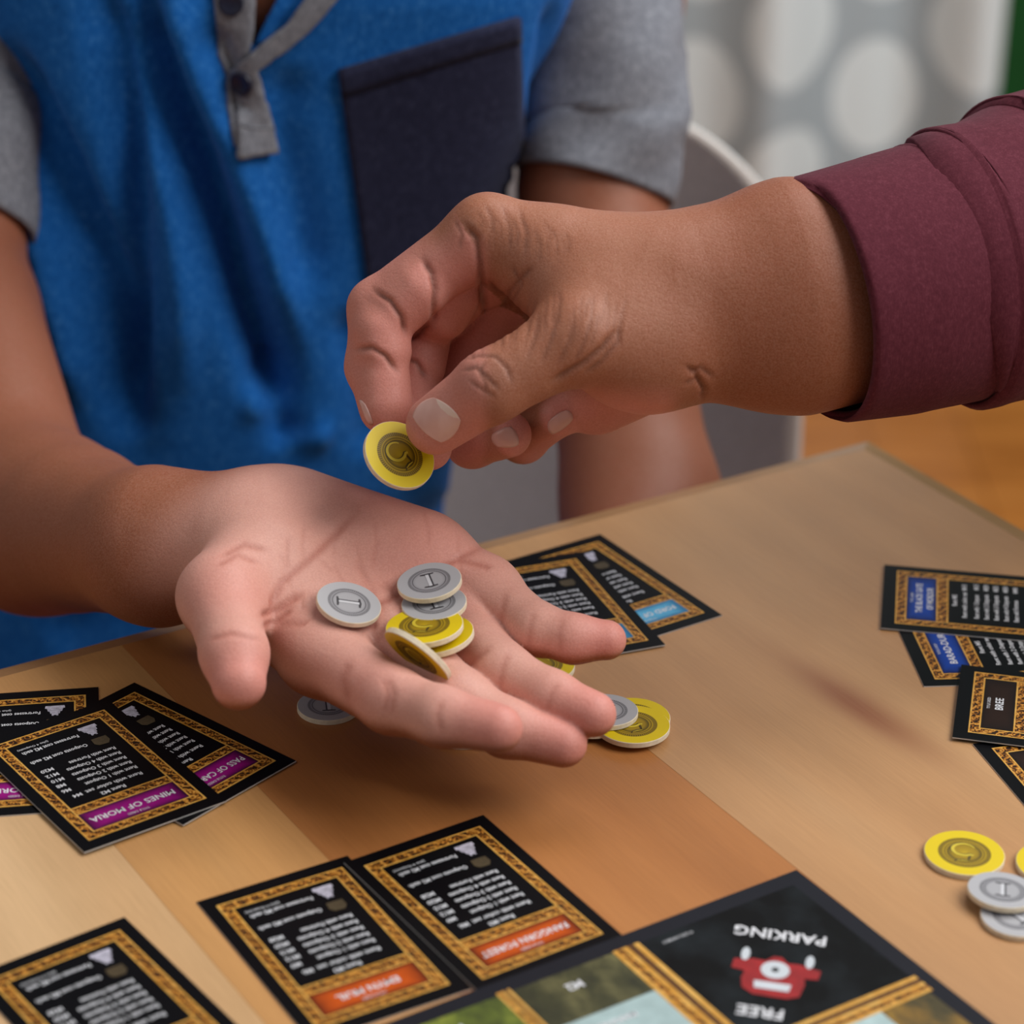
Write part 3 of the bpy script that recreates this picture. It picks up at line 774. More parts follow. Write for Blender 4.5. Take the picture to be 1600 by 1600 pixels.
def skin_mesh(name, parts, parent, base):
    """parts = [(verts, quads, colours)] joined into one skin"""
    vs = np.concatenate([p[0] for p in parts]); off = 0; fs = []; cs = np.concatenate([p[2] for p in parts])
    for p in parts: fs.append(p[1] + off); off += len(p[0])
    fs = np.concatenate(fs)
    co = wm(vs) - np.asarray(base)
    me = bpy.data.meshes.new(name)
    me.vertices.add(len(co)); me.vertices.foreach_set('co', co.astype(np.float32).ravel())
    me.loops.add(len(fs) * 4); me.loops.foreach_set('vertex_index', fs.astype(np.int32).ravel())
    me.polygons.add(len(fs)); me.polygons.foreach_set('loop_start', np.arange(0, len(fs) * 4, 4, dtype=np.int32))
    me.update(calc_edges=True); me.validate()
    me.polygons.foreach_set('use_smooth', np.ones(len(me.polygons), bool))
    a = me.attributes.new('skin_col', 'FLOAT_COLOR', 'POINT')
    a.data.foreach_set('color', np.column_stack([cs, np.ones(len(cs))]).astype(np.float32).ravel())
    me.materials.append(SKIN); me.update()
    return link(name, me, parent)
def bvh_of(parts_v, parts_f):
    return BVHTree.FromPolygons([Vector(x) for x in parts_v], [tuple(map(int, q)) for q in parts_f])
def hit(bvh, px, py):
    r = ray(px, py); r = r / np.linalg.norm(r)
    h = bvh.ray_cast(Vector(CAM), Vector(r))
    return (None, None) if h[0] is None else (np.array(h[0]), np.array(h[1]))
def mixc(a, b, t): t = np.clip(t, 0, 1)[:, None]; return a * (1 - t) + b * t
def sm(x, a, b): t = np.clip((x - a) / (b - a), 0, 1); return t * t * (3 - 2 * t)
def bez(quad, nu, nv):                       # bilinear px grid in a four-cornered outline
    A, B, C_, D_ = [np.array(q, float) for q in quad]
    return [[(A * (1 - u) + B * u) * (1 - w) + (D_ * (1 - u) + C_ * u) * w for u in np.linspace(0, 1, nu)] for w in np.linspace(0, 1, nv)]
def patch(name, bvh, rows, lift, mat, parent, base, thick=0.6, smooth=True, bulge=0.0, avg=None):
    """a thin solid piece lying on a body: rows of px points dropped onto its surface"""
    top, bot = [], []; nv, nu = len(rows), len(rows[0])
    for j, row in enumerate(rows):
        for i, q in enumerate(row):
            h, n = hit(bvh, *q)
            if h is None: h = top[-1] if top else D(*q, 850); n = -CF
            if n @ CF > 0: n = -n
            if avg is not None: n = avg
            u = 2 * i / (nu - 1) - 1; w = 2 * j / (nv - 1) - 1
            top.append(h + n * (lift + bulge * (1 - u * u) * (1 - w * w))); bot.append(h + n * (lift - thick))
    vs = np.array(top + bot); k = nu * nv
    fs = grid_faces(nu, nv); fs += [tuple(i + k for i in f[::-1]) for f in fs]
    rim = [i for i in range(nu)] + [j * nu + nu - 1 for j in range(1, nv)] + [(nv - 1) * nu + i for i in range(nu - 2, -1, -1)] + [j * nu for j in range(nv - 2, 0, -1)]
    fs += [(rim[i], rim[(i + 1) % len(rim)], rim[(i + 1) % len(rim)] + k, rim[i] + k)[::-1] for i in range(len(rim))]
    return mesh(name, vs, fs, mat, parent, smooth, world=True, base=base)

C_PALM = np.array(srgb(220, 164, 148)); C_PINK = np.array(srgb(218, 124, 114)); C_BACK = np.array(srgb(160, 100, 70))
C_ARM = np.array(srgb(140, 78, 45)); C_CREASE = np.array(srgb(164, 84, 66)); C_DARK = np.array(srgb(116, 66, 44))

# ================================================================== person sitting behind the table
def chain(pts, rs, flat=None): return [seg(pts[i], pts[i + 1], rs[i], rs[i + 1], flat) for i in range(len(pts) - 1)]
Z = np.array([0, 0, 1.0])
wristA = P(392, 846, 49)
palmA = [
    seg(P(405, 872, 44), P(500, 1022, 37), 15, 12.5), seg(P(400, 850, 48), P(602, 990, 38), 16, 12.5),
    seg(P(410, 828, 48), P(690, 950, 39), 16, 12.0), seg(P(425, 812, 48), P(757, 924, 45), 16, 11.0),
    seg(P(470, 822, 48), P(655, 880, 47), 16, 17.0),
    seg(P(400, 880, 52), P(347, 932, 52), 17, 13.5), seg(P(430, 900, 41), P(470, 985, 36), 13, 11),
    seg(wristA, P(430, 850, 47), 17.5, 16),
    seg(P(250, 854, 40), wristA, 24.5, 18.0), seg(P(60, 818, 5), P(250, 854, 40), 31.5, 24.5), seg(P(-70, 790, -30), P(60, 818, 5), 35, 31.5),
    seg(D(-72, 500, 1088), P(10, 775, 0), 36, 34), seg(P(-20, 790, -10), P(120, 820, 16), 35, 26.5),
    seg(P(-70, 790, -30), D(-95, 330, 1110), 37, 34), seg(D(-95, 330, 1110), D(-60, -40, 1165), 34, 44),
]
fingersA = [
    chain([P(347, 932, 52), P(366, 1022, 50), P(373, 1067, 46)], [13, 10.4, 8.6]),
    chain([P(500, 1022, 37), P(612, 1094, 40), P(690, 1120, 43), P(778, 1138, 44)], [12.5, 10.2, 9.0, 7.6]),
    chain([P(602, 990, 38), P(715, 1094, 34), P(792, 1138, 30), P(880, 1162, 27)], [12, 10.0, 8.8, 7.6]),
    chain([P(690, 950, 39), P(785, 1050, 37), P(862, 1090, 36), P(927, 1116, 35)], [11.5, 9.2, 8.2, 7.3]),
    chain([P(757, 924, 45), P(842, 984, 44), P(896, 998, 44), P(947, 1000, 44)], [10.5, 8.2, 7.6, 6.6]),
]
def pad(px, py, z, r): return seg(P(px, py, z), P(px + 4, py + 2, z), r, r)
bodyA = Body(palmA, fingersA, kp=14, kc=4, kj=8)
vA, qA = polygonize(bodyA, 0.85)
nA = normals(bodyA, vA); labA = bodyA.label(vA.astype(np.float32))
creA = [
    ([1, 0], [(408, 962), (425, 958), (450, 940), (470, 928)], 1.3, 1.3), ([0, 1], [(412, 980), (430, 970), (455, 950)], 1.2, 0.9),
    ([0], [(413, 965), (440, 910), (500, 860), (560, 800)], 1.3, 0.5), ([0], [(430, 975), (520, 975), (620, 930), (700, 880), (760, 850)], 1.2, 0.45),
    ([0], [(470, 1030), (500, 985), (560, 975), (640, 985)], 1.2, 0.5), ([0], [(345, 870), (380, 850), (420, 860)], 1.1, 0.4), ([0], [(335, 885), (372, 866), (405, 880)], 1.0, 0.35),
    ([0], [(700, 870), (760, 885), (800, 910)], 1.1, 0.4),
    ([2], [(600, 1060), (606, 1085), (600, 1115)], 0.9, 0.5), ([2], [(608, 1058), (615, 1085), (610, 1118)], 0.8, 0.4), ([2], [(690, 1095), (684, 1120), (690, 1145)], 0.8, 0.45),
    ([2, 0], [(545, 1035), (535, 1060), (545, 1100)], 1.2, 0.5),
    ([4], [(795, 1020), (785, 1045), (780, 1080)], 0.9, 0.45), ([4], [(872, 1068), (862, 1085), (852, 1118)], 0.8, 0.4),
    ([3], [(805, 1110), (795, 1130), (790, 1160)], 0.8, 0.4),
    ([5], [(835, 955), (828, 980), (826, 1015)], 0.9, 0.4), ([5], [(880, 965), (873, 990), (876, 1025)], 0.8, 0.35), ([5, 0], [(790, 925), (783, 960), (780, 1000)], 1.0, 0.5),
    ([1], [(325, 1000), (360, 990), (410, 1000)], 0.9, 0.35), ([4, 0], [(765, 1012), (742, 1030), (725, 1055)], 1.0, 0.6),
]
ra = np.random.RandomState(8)
for k in range(26):                          # faint lines of the palm
    x, y = ra.uniform(430, 720), ra.uniform(790, 1000); L = ra.uniform(30, 90); an = ra.uniform(0.4, 1.7)
    creA.append(([0], [(x, y), (x + L * 0.5 * math.cos(an) + ra.uniform(-5, 5), y + L * 0.5 * math.sin(an)), (x + L * math.cos(an), y + L * math.sin(an))], 0.7, ra.uniform(0.10, 0.22)))
creA = [(l_, q_, w_ * 1.25, d_ * 0.6) if l_[0] >= 2 else (l_, q_, w_, d_) for l_, q_, w_, d_ in creA]
redA = carve(bodyA, vA, nA, creA, labA)
scrA = toscr(vA)
# colour: palm side pale and pink, forearm brown
up_ = nA @ Z
axis = np.array([P(392, 840, 50)[:2], P(600, 990, 40)[:2]]); dirh = (axis[1] - axis[0]) / np.linalg.norm(axis[1] - axis[0])
al = (vA[:, :2] - axis[0]) @ dirh
palmness = sm(al, -22, 6) * np.maximum(sm(up_, -0.55, 0.05), 0)
palmness = np.where(np.isin(labA, [1]), np.maximum(palmness, sm(up_, -0.6, 0.0)), palmness)
colA = mixc(np.tile(C_ARM, (len(vA), 1)), C_PALM, palmness)
tips = np.zeros(len(vA))
for c in fingersA:
    t = np.array(c[-1][2], float); tips = np.maximum(tips, np.exp(-(np.linalg.norm(vA - t, axis=1) / 15) ** 2))
for q, r in ((P(660, 860, 60), 26), (P(540, 1050, 55), 20), (P(350, 930, 60), 18), (P(620, 800, 60), 30)):
    tips = np.maximum(tips, 0.45 * np.exp(-(np.linalg.norm(vA - q, axis=1) / r) ** 2))
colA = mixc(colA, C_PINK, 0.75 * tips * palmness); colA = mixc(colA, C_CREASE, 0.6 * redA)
# the other arm and the chest under the shirt
body2 = Body([seg(D(950, -60, 1180), D(925, 300, 1160), 38, 31), seg(D(925, 300, 1160), D(1002, 790, 1120), 31, 33), seg(D(1002, 790, 1120), D(985, 960, 1080), 33, 30), seg(D(985, 960, 1080), D(800, 1060, 1045), 30, 24)], [], kp=14)
v2, q2 = polygonize(body2, 2.2); n2 = normals(body2, v2)
def tors(z): return np.array([np.interp(z, [-290, -100, 170, 300], [-165, -150, -113, -108]), np.interp(z, [-290, 300], [1130, 1122])])
def tc(z): x, y = tors(z); return np.array([x, y, z])
body3 = Body([ell(tc(-180), np.eye(3), (92, 54, 105)), ell(tc(60), np.eye(3), (94, 54, 180)), seg(tc(190) + [-80, 5, 0], tc(190) + [85, 5, 0], 46, 46), seg(tc(230), tc(350) + [0, -20, 0], 50, 46), seg(tc(165) + [0, -32, 0], tc(215) + [0, -22, 0], 38, 40),
    ell((-105, 1075, 462), np.eye(3), (74, 94, 104)), ell((-105, 1045, 400), np.eye(3), (54, 62, 58)), seg((-105, 978, 452), (-105, 968, 424), 9, 13),
    ell((-180, 1085, 440), np.eye(3), (9, 20, 30)), ell((-30, 1085, 440), np.eye(3), (9, 20, 30))], [], kp=22)
v3, q3 = polygonize(body3, 5.0); n3 = normals(body3, v3)
PA = tuple(wm([-165, 1130, -290]))
perA = empty('person', PA)
tag(perA, 'person in a blue short-sleeved shirt holding coins in an open palm', 'person')
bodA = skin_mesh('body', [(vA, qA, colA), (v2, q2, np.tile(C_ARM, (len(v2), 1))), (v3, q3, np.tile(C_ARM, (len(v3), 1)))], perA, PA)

HAIR = plain('dark_hair', srgb(28, 20, 16), 0.5, 0.4, 0.4, 300)
hr = Body([ell((-105, 1084, 480), np.eye(3), (80, 98, 100)), ell((-105, 1120, 440), np.eye(3), (74, 62, 70))], [], kp=15)
vh, qh = polygonize(hr, 6.0); kp_ = (vh[:, 2] > 505 - (vh[:, 1] - 985) * 0.75)
qh = qh[kp_[qh].all(1)]
mesh('hair', vh, qh.tolist(), HAIR, perA, True, world=True, base=PA)

# ---- shirt
def shirt():
    nu, nv = 300, 190
    zs = np.concatenate([np.linspace(-285, 200, nv - 24), np.linspace(204, 282, 24)])
    th = np.linspace(0, 2 * np.pi, nu, endpoint=False)
    a = np.interp(zs, [-285, -60, 60, 110, 165, 210, 240, 262, 282], [116, 118, 119, 128, 142, 146, 120, 84, 62])
    b = np.interp(zs, [-285, -120, 40, 165, 215, 262, 282], [92, 88, 86, 82, 74, 60, 55])
    vs = np.zeros((nv, nu, 3))
    for j, z in enumerate(zs):
        c = tc(z)
        ct, st = np.cos(th), np.sin(th)
        e = 2.4
        rr = (np.abs(ct) ** e + np.abs(st) ** e) ** (-1 / e)
        vs[j, :, 0] = c[0] + a[j] * rr * ct; vs[j, :, 1] = c[1] + b[j] * rr * st; vs[j, :, 2] = z
    vs = vs.reshape(-1, 3)
    scr = toscr(vs); front = (np.tile(np.sin(th), nv) < 0.15)
    d_ = np.zeros(len(vs))
    folds = [   # polyline, half width px, depth mm (minus = ridge)
        ([(195, -60), (222, 60), (262, 160), (315, 260), (352, 360), (385, 470), (420, 560), (440, 640)], 34, 15),
        ([(262, -40), (292, 60), (330, 170), (372, 280), (425, 420), (470, 560)], 30, -6),
        ([(140, -50), (168, 60), (196, 200), (205, 330), (205, 480), (200, 640)], 26, 9),
        ([(175, -40), (205, 80), (245, 200), (270, 330), (290, 480), (290, 620)], 24, -5),
        ([(-20, 60), (30, 160), (85, 260), (130, 370), (165, 470), (185, 600), (215, 690)], 36, 14),
        ([(0, 190), (45, 290), (85, 400), (115, 520), (140, 640)], 22, -7),
        ([(330, 40), (360, 110), (375, 190)], 20, 5),
        ([(420, 560), (445, 645), (470, 690)], 30, 10), ([(380, 620), (450, 650), (520, 700)], 26, -5),
        ([(560, 480), (590, 600), (600, 720)], 40, 6), ([(700, 560), (690, 680), (680, 800)], 30, -5),
        ([(455, 100), (440, 200), (470, 330), (500, 470)], 40, 4), ([(860, 0), (838, 120), (826, 250)], 14, 4),
        ([(60, 1000), (150, 960), (260, 940)], 40, 6),
    ]
    for line, w, dp in folds:
        d, t = pl_dist(scr, line); fade = np.clip(np.minimum(t, 1 - t) * 6 + 0.1, 0, 1)
        d_ += 1.45 * dp * np.exp(-(d / w) ** 2) * fade
    rng = np.random.RandomState(3)
    for k in range(9):
        ph = rng.rand() * 6; fx, fz = rng.uniform(.01, .03), rng.uniform(.006, .02)
        d_ += 0.9 * np.sin(vs[:, 0] * fx * (1 + k * .2) + vs[:, 2] * fz * rng.choice([-1, 1]) + ph)
    c3 = np.stack([tc(z) for z in zs]).repeat(nu, 0); nn = vs - c3; nn[:, 2] = 0; nn /= np.linalg.norm(nn, axis=1, keepdims=True)
    vs -= nn * (d_ * front)[:, None]
    fs = np.array(grid_faces(nu, nv, True))
    # neck opening: drop the faces between the two sides of the placket
    fc = toscr(vs[fs].mean(1)); fr = front[fs[:, 0]]
    x0 = np.interp(fc[:, 1], [-400, 0, 68], [388, 388, 388]); x1 = np.interp(fc[:, 1], [-400, 0, 30, 68], [640, 438, 422, 402])
    inn = fr & (fc[:, 1] < 68) & (fc[:, 0] > x0) & (fc[:, 0] < x1)
    return vs, fs[~inn], fs
vS, fS, fS0 = shirt()
sh = mesh('shirt', vS, fS.tolist(), BLUE, perA, True, world=True, base=PA)
so = sh.modifiers.new('thick', 'SOLIDIFY'); so.thickness = 0.0012; so.offset = -1
bvS = bvh_of(vS, fS0)
def sub(o): o.parent = sh; return o
pk = patch('pocket', bvS, bez([(528, 108), (808, 25), (820, 470), (590, 560)], 26, 34), 2.6, NAVY, sh, PA, 2.4)
patch('pocket_hem', bvS, bez([(528, 108), (808, 25), (809, 62), (533, 150)], 26, 4), 3.3, NAVY, sh, PA, 0.9)
def ribbon(name, pairs, n, lift, mat, thick):
    k = 5; pr = []
    for i in range(len(pairs) - 1):
        for t in np.linspace(0, 1, k, endpoint=False): pr.append([np.array(pairs[i][e]) * (1 - t) + np.array(pairs[i + 1][e]) * t for e in (0, 1)])
    pr.append([np.array(q, float) for q in pairs[-1]])
    rows = [[L * (1 - u) + R_ * u for u in np.linspace(0, 1, n)] for L, R_ in pr]
    return patch(name, bvS, rows, lift, mat, sh, PA, thick)
ribbon('under_placket', [((326, -60), (400, -60)), ((335, 0), (400, 0)), ((338, 45), (397, 50)), ((339, 85), (390, 84)), ((353, 118), (376, 120)), ((353, 165), (372, 165)), ((359, 195), (371, 195)), ((366, 228), (370, 228))], 6, 2.2, GREY, 2.0)
ribbon('neckline_edge', [((500, -90), (540, -90)), ((432, 0), (462, 0)), ((414, 36), (440, 36)), ((398, 68), (420, 68))], 4, 0.8, BLUE, 1.4)
ribbon('placket', [((520, -60), (575, -60)), ((474, 0), (524, 0)), ((447, 36), (482, 45)), ((415, 60), (445, 76)), ((392, 82), (420, 92)), ((374, 102), (404, 104)), ((363, 128), (406, 128)), ((361, 165), (413, 165)), ((364, 205), (421, 200)), ((369, 248), (427, 236))], 8, 5.2, GREY, 2.6)
patch('placket_stitch', bvS, bez([(367, 197), (419, 191), (420, 195), (368, 201)], 6, 3), 5.6, GREY, sh, PA, 0.7)
for bx, by in ((388, 124), (362, 4)):
    h, n = hit(bvS, bx, by)
    if h is not None:
        if n @ CF > 0: n = -n
        c0 = h + n * (4.6 if by > 60 else 2.2); a = np.cross(n, Z); a /= np.linalg.norm(a); b = np.cross(n, a)
        ring = [(0.0, 5.2), (1.6, 5.4), (2.2, 4.9), (1.6, 3.9)]
        vs = [c0 + n * hh + (a * math.cos(t) + b * math.sin(t)) * r for hh, r in ring for t in np.linspace(0, 2 * math.pi, 25)[:-1]]
        fs = grid_faces(24, 4, True) + [tuple(range(72, 96))]
        mesh('button', vs, fs, BUTTON, sh, True, world=True, base=PA)
def sleeve(pts, rs, name='sleeve', mat=GREY, parent=None, base=PA, n=48, wr=1.2, thick=0.0016, hem=True):
    pts = np.array(pts, float); m = 40
    tt = np.linspace(0, len(pts) - 1, m); P_ = np.stack([np.interp(tt, range(len(pts)), pts[:, i]) for i in range(3)], 1)
    R_ = np.interp(tt, range(len(rs)), rs)
    v, f = tube(P_, list(R_), n, caps=False)
    v = v.reshape(m, n, 3); c = P_[:, None]; d = v - c
    jj = np.arange(m)[:, None]; kk = np.arange(n)[None] / n * 2 * np.pi
    amp = wr * (np.sin(kk * 3 + jj * 0.23) + 0.7 * np.sin(kk * 5 - jj * 0.31 + 1))
    v = c + d * (1 + amp / R_[:, None])[..., None]
    o = mesh(name, v.reshape(-1, 3), f, mat, parent, True, world=True, base=base)
    s = o.modifiers.new('thick', 'SOLIDIFY'); s.thickness = thick; s.offset = 0
    return o
sleeve([D(905, -70, 1165), D(940, 80, 1160), D(948, 200, 1158), D(925, 292, 1156)], [44, 39, 37, 35.5], parent=sh)
sleeve([D(-10, -40, 1150), D(-76, 160, 1128), D(-106, 358, 1104)], [50, 45, 42], parent=sh)
# trousers on the chair seat
hip = [np.array([-165, 1135, -275])]
for sx_ in (-1, 1):
    v, f = tube([(-165 + sx_ * 55, 1140, -235), (-165 + sx_ * 70, 1000, -225), (-165 + sx_ * 80, 800, -225), (-165 + sx_ * 80, 760, -300), (-165 + sx_ * 78, 770, -640)], [62, 60, 52, 50, 38], 24)
    mesh('trouser_leg', v, f, JEANS, perA, True, world=True, base=PA)

# ---- chair behind that person
TAUPE = m_cloth('taupe_upholstery', srgb(170, 158, 150), srgb(184, 172, 164), srgb(196, 185, 177)); SHELLW = plain('white_chair_shell', srgb(226, 224, 220), 0.4)
ch = empty('shell_chair', tuple(wm([-70, 1180, -740])))
chb = np.array(ch.location)
tag(ch, 'taupe upholstered shell chair with white rim, behind the person in blue', 'chair')
def chair_back(off, name, mat, thick, grow):
    """bucket back: rounded top, wraps a little forward at the sides"""
    nu, nv = 61, 130; vs = []
    rc = D(1274, 680, 1300); xr = rc[0]; hw = 222 + grow; cx = xr - 222
    ztop = D(1120, 214, 1335)[2] + grow
    for j in range(nv):
        s = j / (nv - 1); z = -310 + (ztop + 310) * s
        for i in range(nu):
            u = 2 * i / (nu - 1) - 1
            # the upper corners are rounded
            dz_ = max(0.0, (z - (ztop - 95)) / 95.3); lim = (hw - 95 + 95 * math.sqrt(max(0.0, 1 - dz_ * dz_))) / hw
            x = cx + hw * u * max(lim, 0.02)
            y = 1290 + 60 * s - 70 * abs(u * max(lim, .02)) ** 2.2 + off
            vs.append((x, y, z))
    o = mesh(name, vs, grid_faces(nu, nv), mat, ch, True, world=True, base=chb)
    m = o.modifiers.new('thick', 'SOLIDIFY'); m.thickness = thick; m.offset = 0
chair_back(0, 'backrest', TAUPE, 0.007, 0); chair_back(5.2, 'backrest_shell', SHELLW, 0.003, 0.6)
v, f = prism([(-290, 1010), (150, 1010), (165, 1100), (150, 1290), (-290, 1290), (-305, 1100)], -325, -292); mesh('seat', v, f, TAUPE, ch, world=True, base=chb)
for x in (-1, 1):
    for y in (-1, 1):
        v, f = tube([(-70 + x * 205, 1150 + y * 150, -740), (-70 + x * 150, 1150 + y * 110, -322)], [11, 15], 12)
        mesh('leg', v, f, M_EDGE, ch, True, world=True, base=chb)

# ---- coins in the palm
bvA = bvh_of(vA, qA)
def pcoin(kind, px, py, phi, rho, up, label, lift=0.0, sgn=1, d=None):
    h, n = hit(bvA, px, py)
    dep = (h - CAM) @ CF if d is None else d
    nn = cam_n(phi, rho, sgn) if sgn > 0 else -(-cam_n(phi, rho, -1))
    coin(kind, D(px, py, dep - lift), nn, up, label, PG)
PDEP = lambda px, py: (hit(bvA, px, py)[0] - CAM) @ CF
print('palm depth', PDEP(545, 942), PDEP(670, 908), PDEP(678, 941), PDEP(663, 977), PDEP(680, 990), PDEP(650, 1026))
pcoin('s', 545.5, 941, 17, 0.56, (-1, -0.15), 'silver coin lying alone in the hollow of the palm near the thumb', 7.2)
pcoin('y', 680, 991, -10, 0.44, (-0.3, 1), 'yellow coin lowest in the pile on the palm', 5.0)
pcoin('y', 663, 976, -5, 0.43, (-0.2, 1), 'yellow coin lying under two silver coins on the palm', 10.5)
pcoin('s', 678, 941, -5, 0.50, (0.6, 1), 'silver coin sandwiched in the pile on the palm', 9.0)
pcoin('s', 670.5, 907, -8, 0.53, (-0.5, -1), 'silver coin topmost of the pile on the palm', 8.5)
pcoin('y', 650, 1027, 37.7, 0.30, (0.2, 1), 'yellow coin standing on edge, leaning against the index finger', 10.0, sgn=-1)

# ================================================================== person reaching in from the right
fl = (CF, 1.4)
palmB = [
    seg(D(1560, 415, 884), D(1400, 452, 869), 33, 33, fl), seg(D(1400, 452, 869), D(1236, 464, 858), 33, 36.3, fl), seg(D(1236, 464, 858), D(1085, 487, 855), 36.3, 28.5, fl),
    seg(D(1085, 470, 858), D(1010, 480, 862), 25, 22),
    seg(D(1050, 440, 856), D(762, 366, 858), 18, 12.5), seg(D(1050, 450, 872), D(777, 397, 878), 16, 12.5), seg(D(1050, 470, 885), D(806, 432, 896), 15, 12), seg(D(1050, 500, 893), D(842, 477, 912), 15, 11),
    seg(D(985, 470, 853), D(870, 425, 855), 21, 15),
    seg(D(1020, 548, 846), D(905, 528, 834), 17, 14.0), seg(D(990, 545, 850), D(930, 480, 848), 17, 15),
    seg(D(1040, 555, 878), D(930, 610, 886), 16, 15),
]
fingersB = [
    chain([D(905, 528, 834), D(767, 604, 830), D(681, 664, 841)], [13.2, 11.6, 9.9]),
    chain([D(762, 366, 858), D(592, 482, 869), D(584, 573, 868), D(601, 640, 861)], [12.3, 10.2, 9.3, 8.2])
    + [seg(D(655, 454, 859), D(628, 478, 861), 9.4, 9.6), seg(D(596, 518, 861), D(600, 548, 861), 9.4, 9.4), seg(D(601, 598, 861), D(605, 630, 860), 8.7, 8.4)],
    chain([D(777, 397, 878), D(652, 520, 893), D(630, 606, 884), D(671, 700, 862)], [12, 10.0, 9.0, 7.6])
    + [seg(D(712, 452, 872), D(690, 488, 876), 9.8, 9.8), seg(D(660, 540, 884), D(655, 572, 882), 9.4, 9.2), seg(D(642, 620, 877), D(650, 650, 872), 8.6, 8.2)],
    chain([D(806, 432, 896), D(700, 610, 905), D(738, 689, 888), D(794, 679, 873)], [11.5, 10, 9, 8]),
    chain([D(842, 477, 912), D(770, 640, 918), D(817, 684, 898), D(866, 651, 881)], [10.5, 9, 8.5, 7.6]),
]
bodyB = Body(palmB, fingersB, kp=14, kc=3.5, kj=7)
vB, qB = polygonize(bodyB, 0.8)
nB = normals(bodyB, vB); labB = bodyB.label(vB.astype(np.float32))
def c1p(*pts): return [(500 + x / 2.6667, 280 + y / 2.6667) for x, y in pts]
creB = [
    ([2], c1p((225, 465), (290, 505), (340, 575), (355, 650)), 1.0, 1.3), ([2], c1p((150, 708), (215, 702), (270, 735), (325, 805)), 1.0, 1.2),
    ([2, 0, 3], c1p((425, 335), (465, 390), (482, 460), (470, 590)), 1.1, 1.3), ([2, 0, 3], c1p((600, 190), (650, 245), (668, 350), (680, 480), (692, 590)), 1.3, 1.4),
    ([0, 2, 1], c1p((760, 560), (790, 470), (850, 400), (880, 370)), 1.0, 0.6), ([0, 2], c1p((700, 420), (740, 470), (770, 480)), 0.8, 0.4), ([0, 1], c1p((770, 560), (840, 440), (800, 360)), 0.8, 0.4),
    ([0, 1], c1p((1230, 630), (1180, 700), (1100, 765), (1030, 805), (960, 850)), 1.1, 1.3), ([0, 1], c1p((1250, 600), (1240, 680), (1170, 760), (1100, 810)), 0.8, 0.5),
    ([0, 1], c1p((1130, 590), (1100, 680), (1060, 760)), 0.7, 0.35), ([0, 1], c1p((1060, 580), (1030, 690), (990, 770)), 0.7, 0.3), ([0, 1], c1p((990, 560), (960, 670), (920, 770)), 0.7, 0.3), ([0, 1], c1p((910, 560), (890, 660), (860, 760)), 0.7, 0.3),
    ([1], c1p((600, 750), (660, 735), (730, 740), (780, 790), (800, 850)), 0.7, 0.45), ([1], c1p((590, 800), (650, 785), (700, 830), (745, 880)), 0.7, 0.45), ([1], c1p((690, 760), (660, 800), (690, 850), (680, 900)), 0.6, 0.4), ([1], c1p((620, 840), (680, 880), (730, 910)), 0.6, 0.35),
    ([0], c1p((1520, 780), (1560, 800), (1600, 880), (1590, 920)), 1.0, 0.8), ([0], [(1075, 585), (1095, 575), (1115, 590)], 0.9, 0.6), ([0], [(1068, 600), (1090, 592), (1105, 612)], 0.8, 0.5),
    ([0, 2], c1p((690, 110), (720, 170), (715, 230)), 0.8, 0.3), ([0, 2], c1p((760, 110), (790, 200), (790, 300)), 0.7, 0.25), ([0, 2], c1p((830, 120), (860, 230), (850, 320)), 0.7, 0.25), ([0, 2], c1p((560, 170), (590, 230), (580, 290)), 0.7, 0.3),
]
rg = np.random.RandomState(5)
for k in range(30):                          # fine wrinkles across the back of the thumb and hand
    x = 640 + k * 22 + rg.uniform(-8, 8); y = 500 + rg.uniform(-40, 60) + max(0, (900 - x) * 0.35); h = rg.uniform(90, 190); sl = rg.uniform(-0.35, -0.05)
    creB.append(([0, 1], c1p((x, y), (x + sl * h * 0.5 + rg.uniform(-8, 8), y + h * 0.5), (x + sl * h, y + h)), 0.62, rg.uniform(0.12, 0.26)))
for k in range(16):
    x = 660 + k * 24 + rg.uniform(-8, 8); y = 120 + rg.uniform(0, 50) + k * 4; h = rg.uniform(70, 150)
    creB.append(([0, 2], c1p((x, y), (x + 22, y + h * 0.5), (x + 14, y + h)), 0.62, rg.uniform(0.10, 0.2)))
creB += [([3], c1p((360, 668), (400, 650), (455, 600)), 1.0, 0.9), ([3], c1p((345, 745), (400, 760), (445, 830)), 1.0, 0.9)]
redB = carve(bodyB, vB, nB, creB, labB)
scrB = toscr(vB)
colB = np.tile(C_BACK, (len(vB), 1))
colB = mixc(colB, C_ARM, sm(scrB[:, 0], 980, 1180))
pk_ = np.zeros(len(vB)); fx = nB @ (CR * 0.75 - CF * 0.7)        # flexor sides of the fingers are pink
pk_ = np.where(np.isin(labB, [2, 3, 4, 5]), sm(fx, -0.25, 0.55), 0)
pk_ = np.where(np.isin(labB, [2, 3]) & (scrB[:, 1] > 440), np.maximum(pk_, 0.55), pk_)
hollow = sm(scrB[:, 0], 775, 745) * sm(scrB[:, 1], 350, 400); pk_ = np.maximum(pk_, 0.8 * hollow)
low = np.where(labB == 0, sm(scrB[:, 1], 590, 640) * sm(scrB[:, 0], 1075, 1030), 0); pk_ = np.maximum(pk_, 0.9 * low)
pk_ = np.where(labB == 1, np.maximum(pk_, 0.6 * np.exp(-(np.linalg.norm(scrB - np.array([668, 690]), axis=1) / 40) ** 2)), pk_)
colB = mixc(colB, 0.45 * C_PALM + 0.55 * C_PINK, pk_)
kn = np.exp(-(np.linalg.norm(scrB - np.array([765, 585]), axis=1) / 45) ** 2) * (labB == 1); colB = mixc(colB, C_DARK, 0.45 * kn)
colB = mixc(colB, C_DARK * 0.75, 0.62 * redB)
PB = tuple(wm([420, 900, -740]))
perB = empty('person', PB)
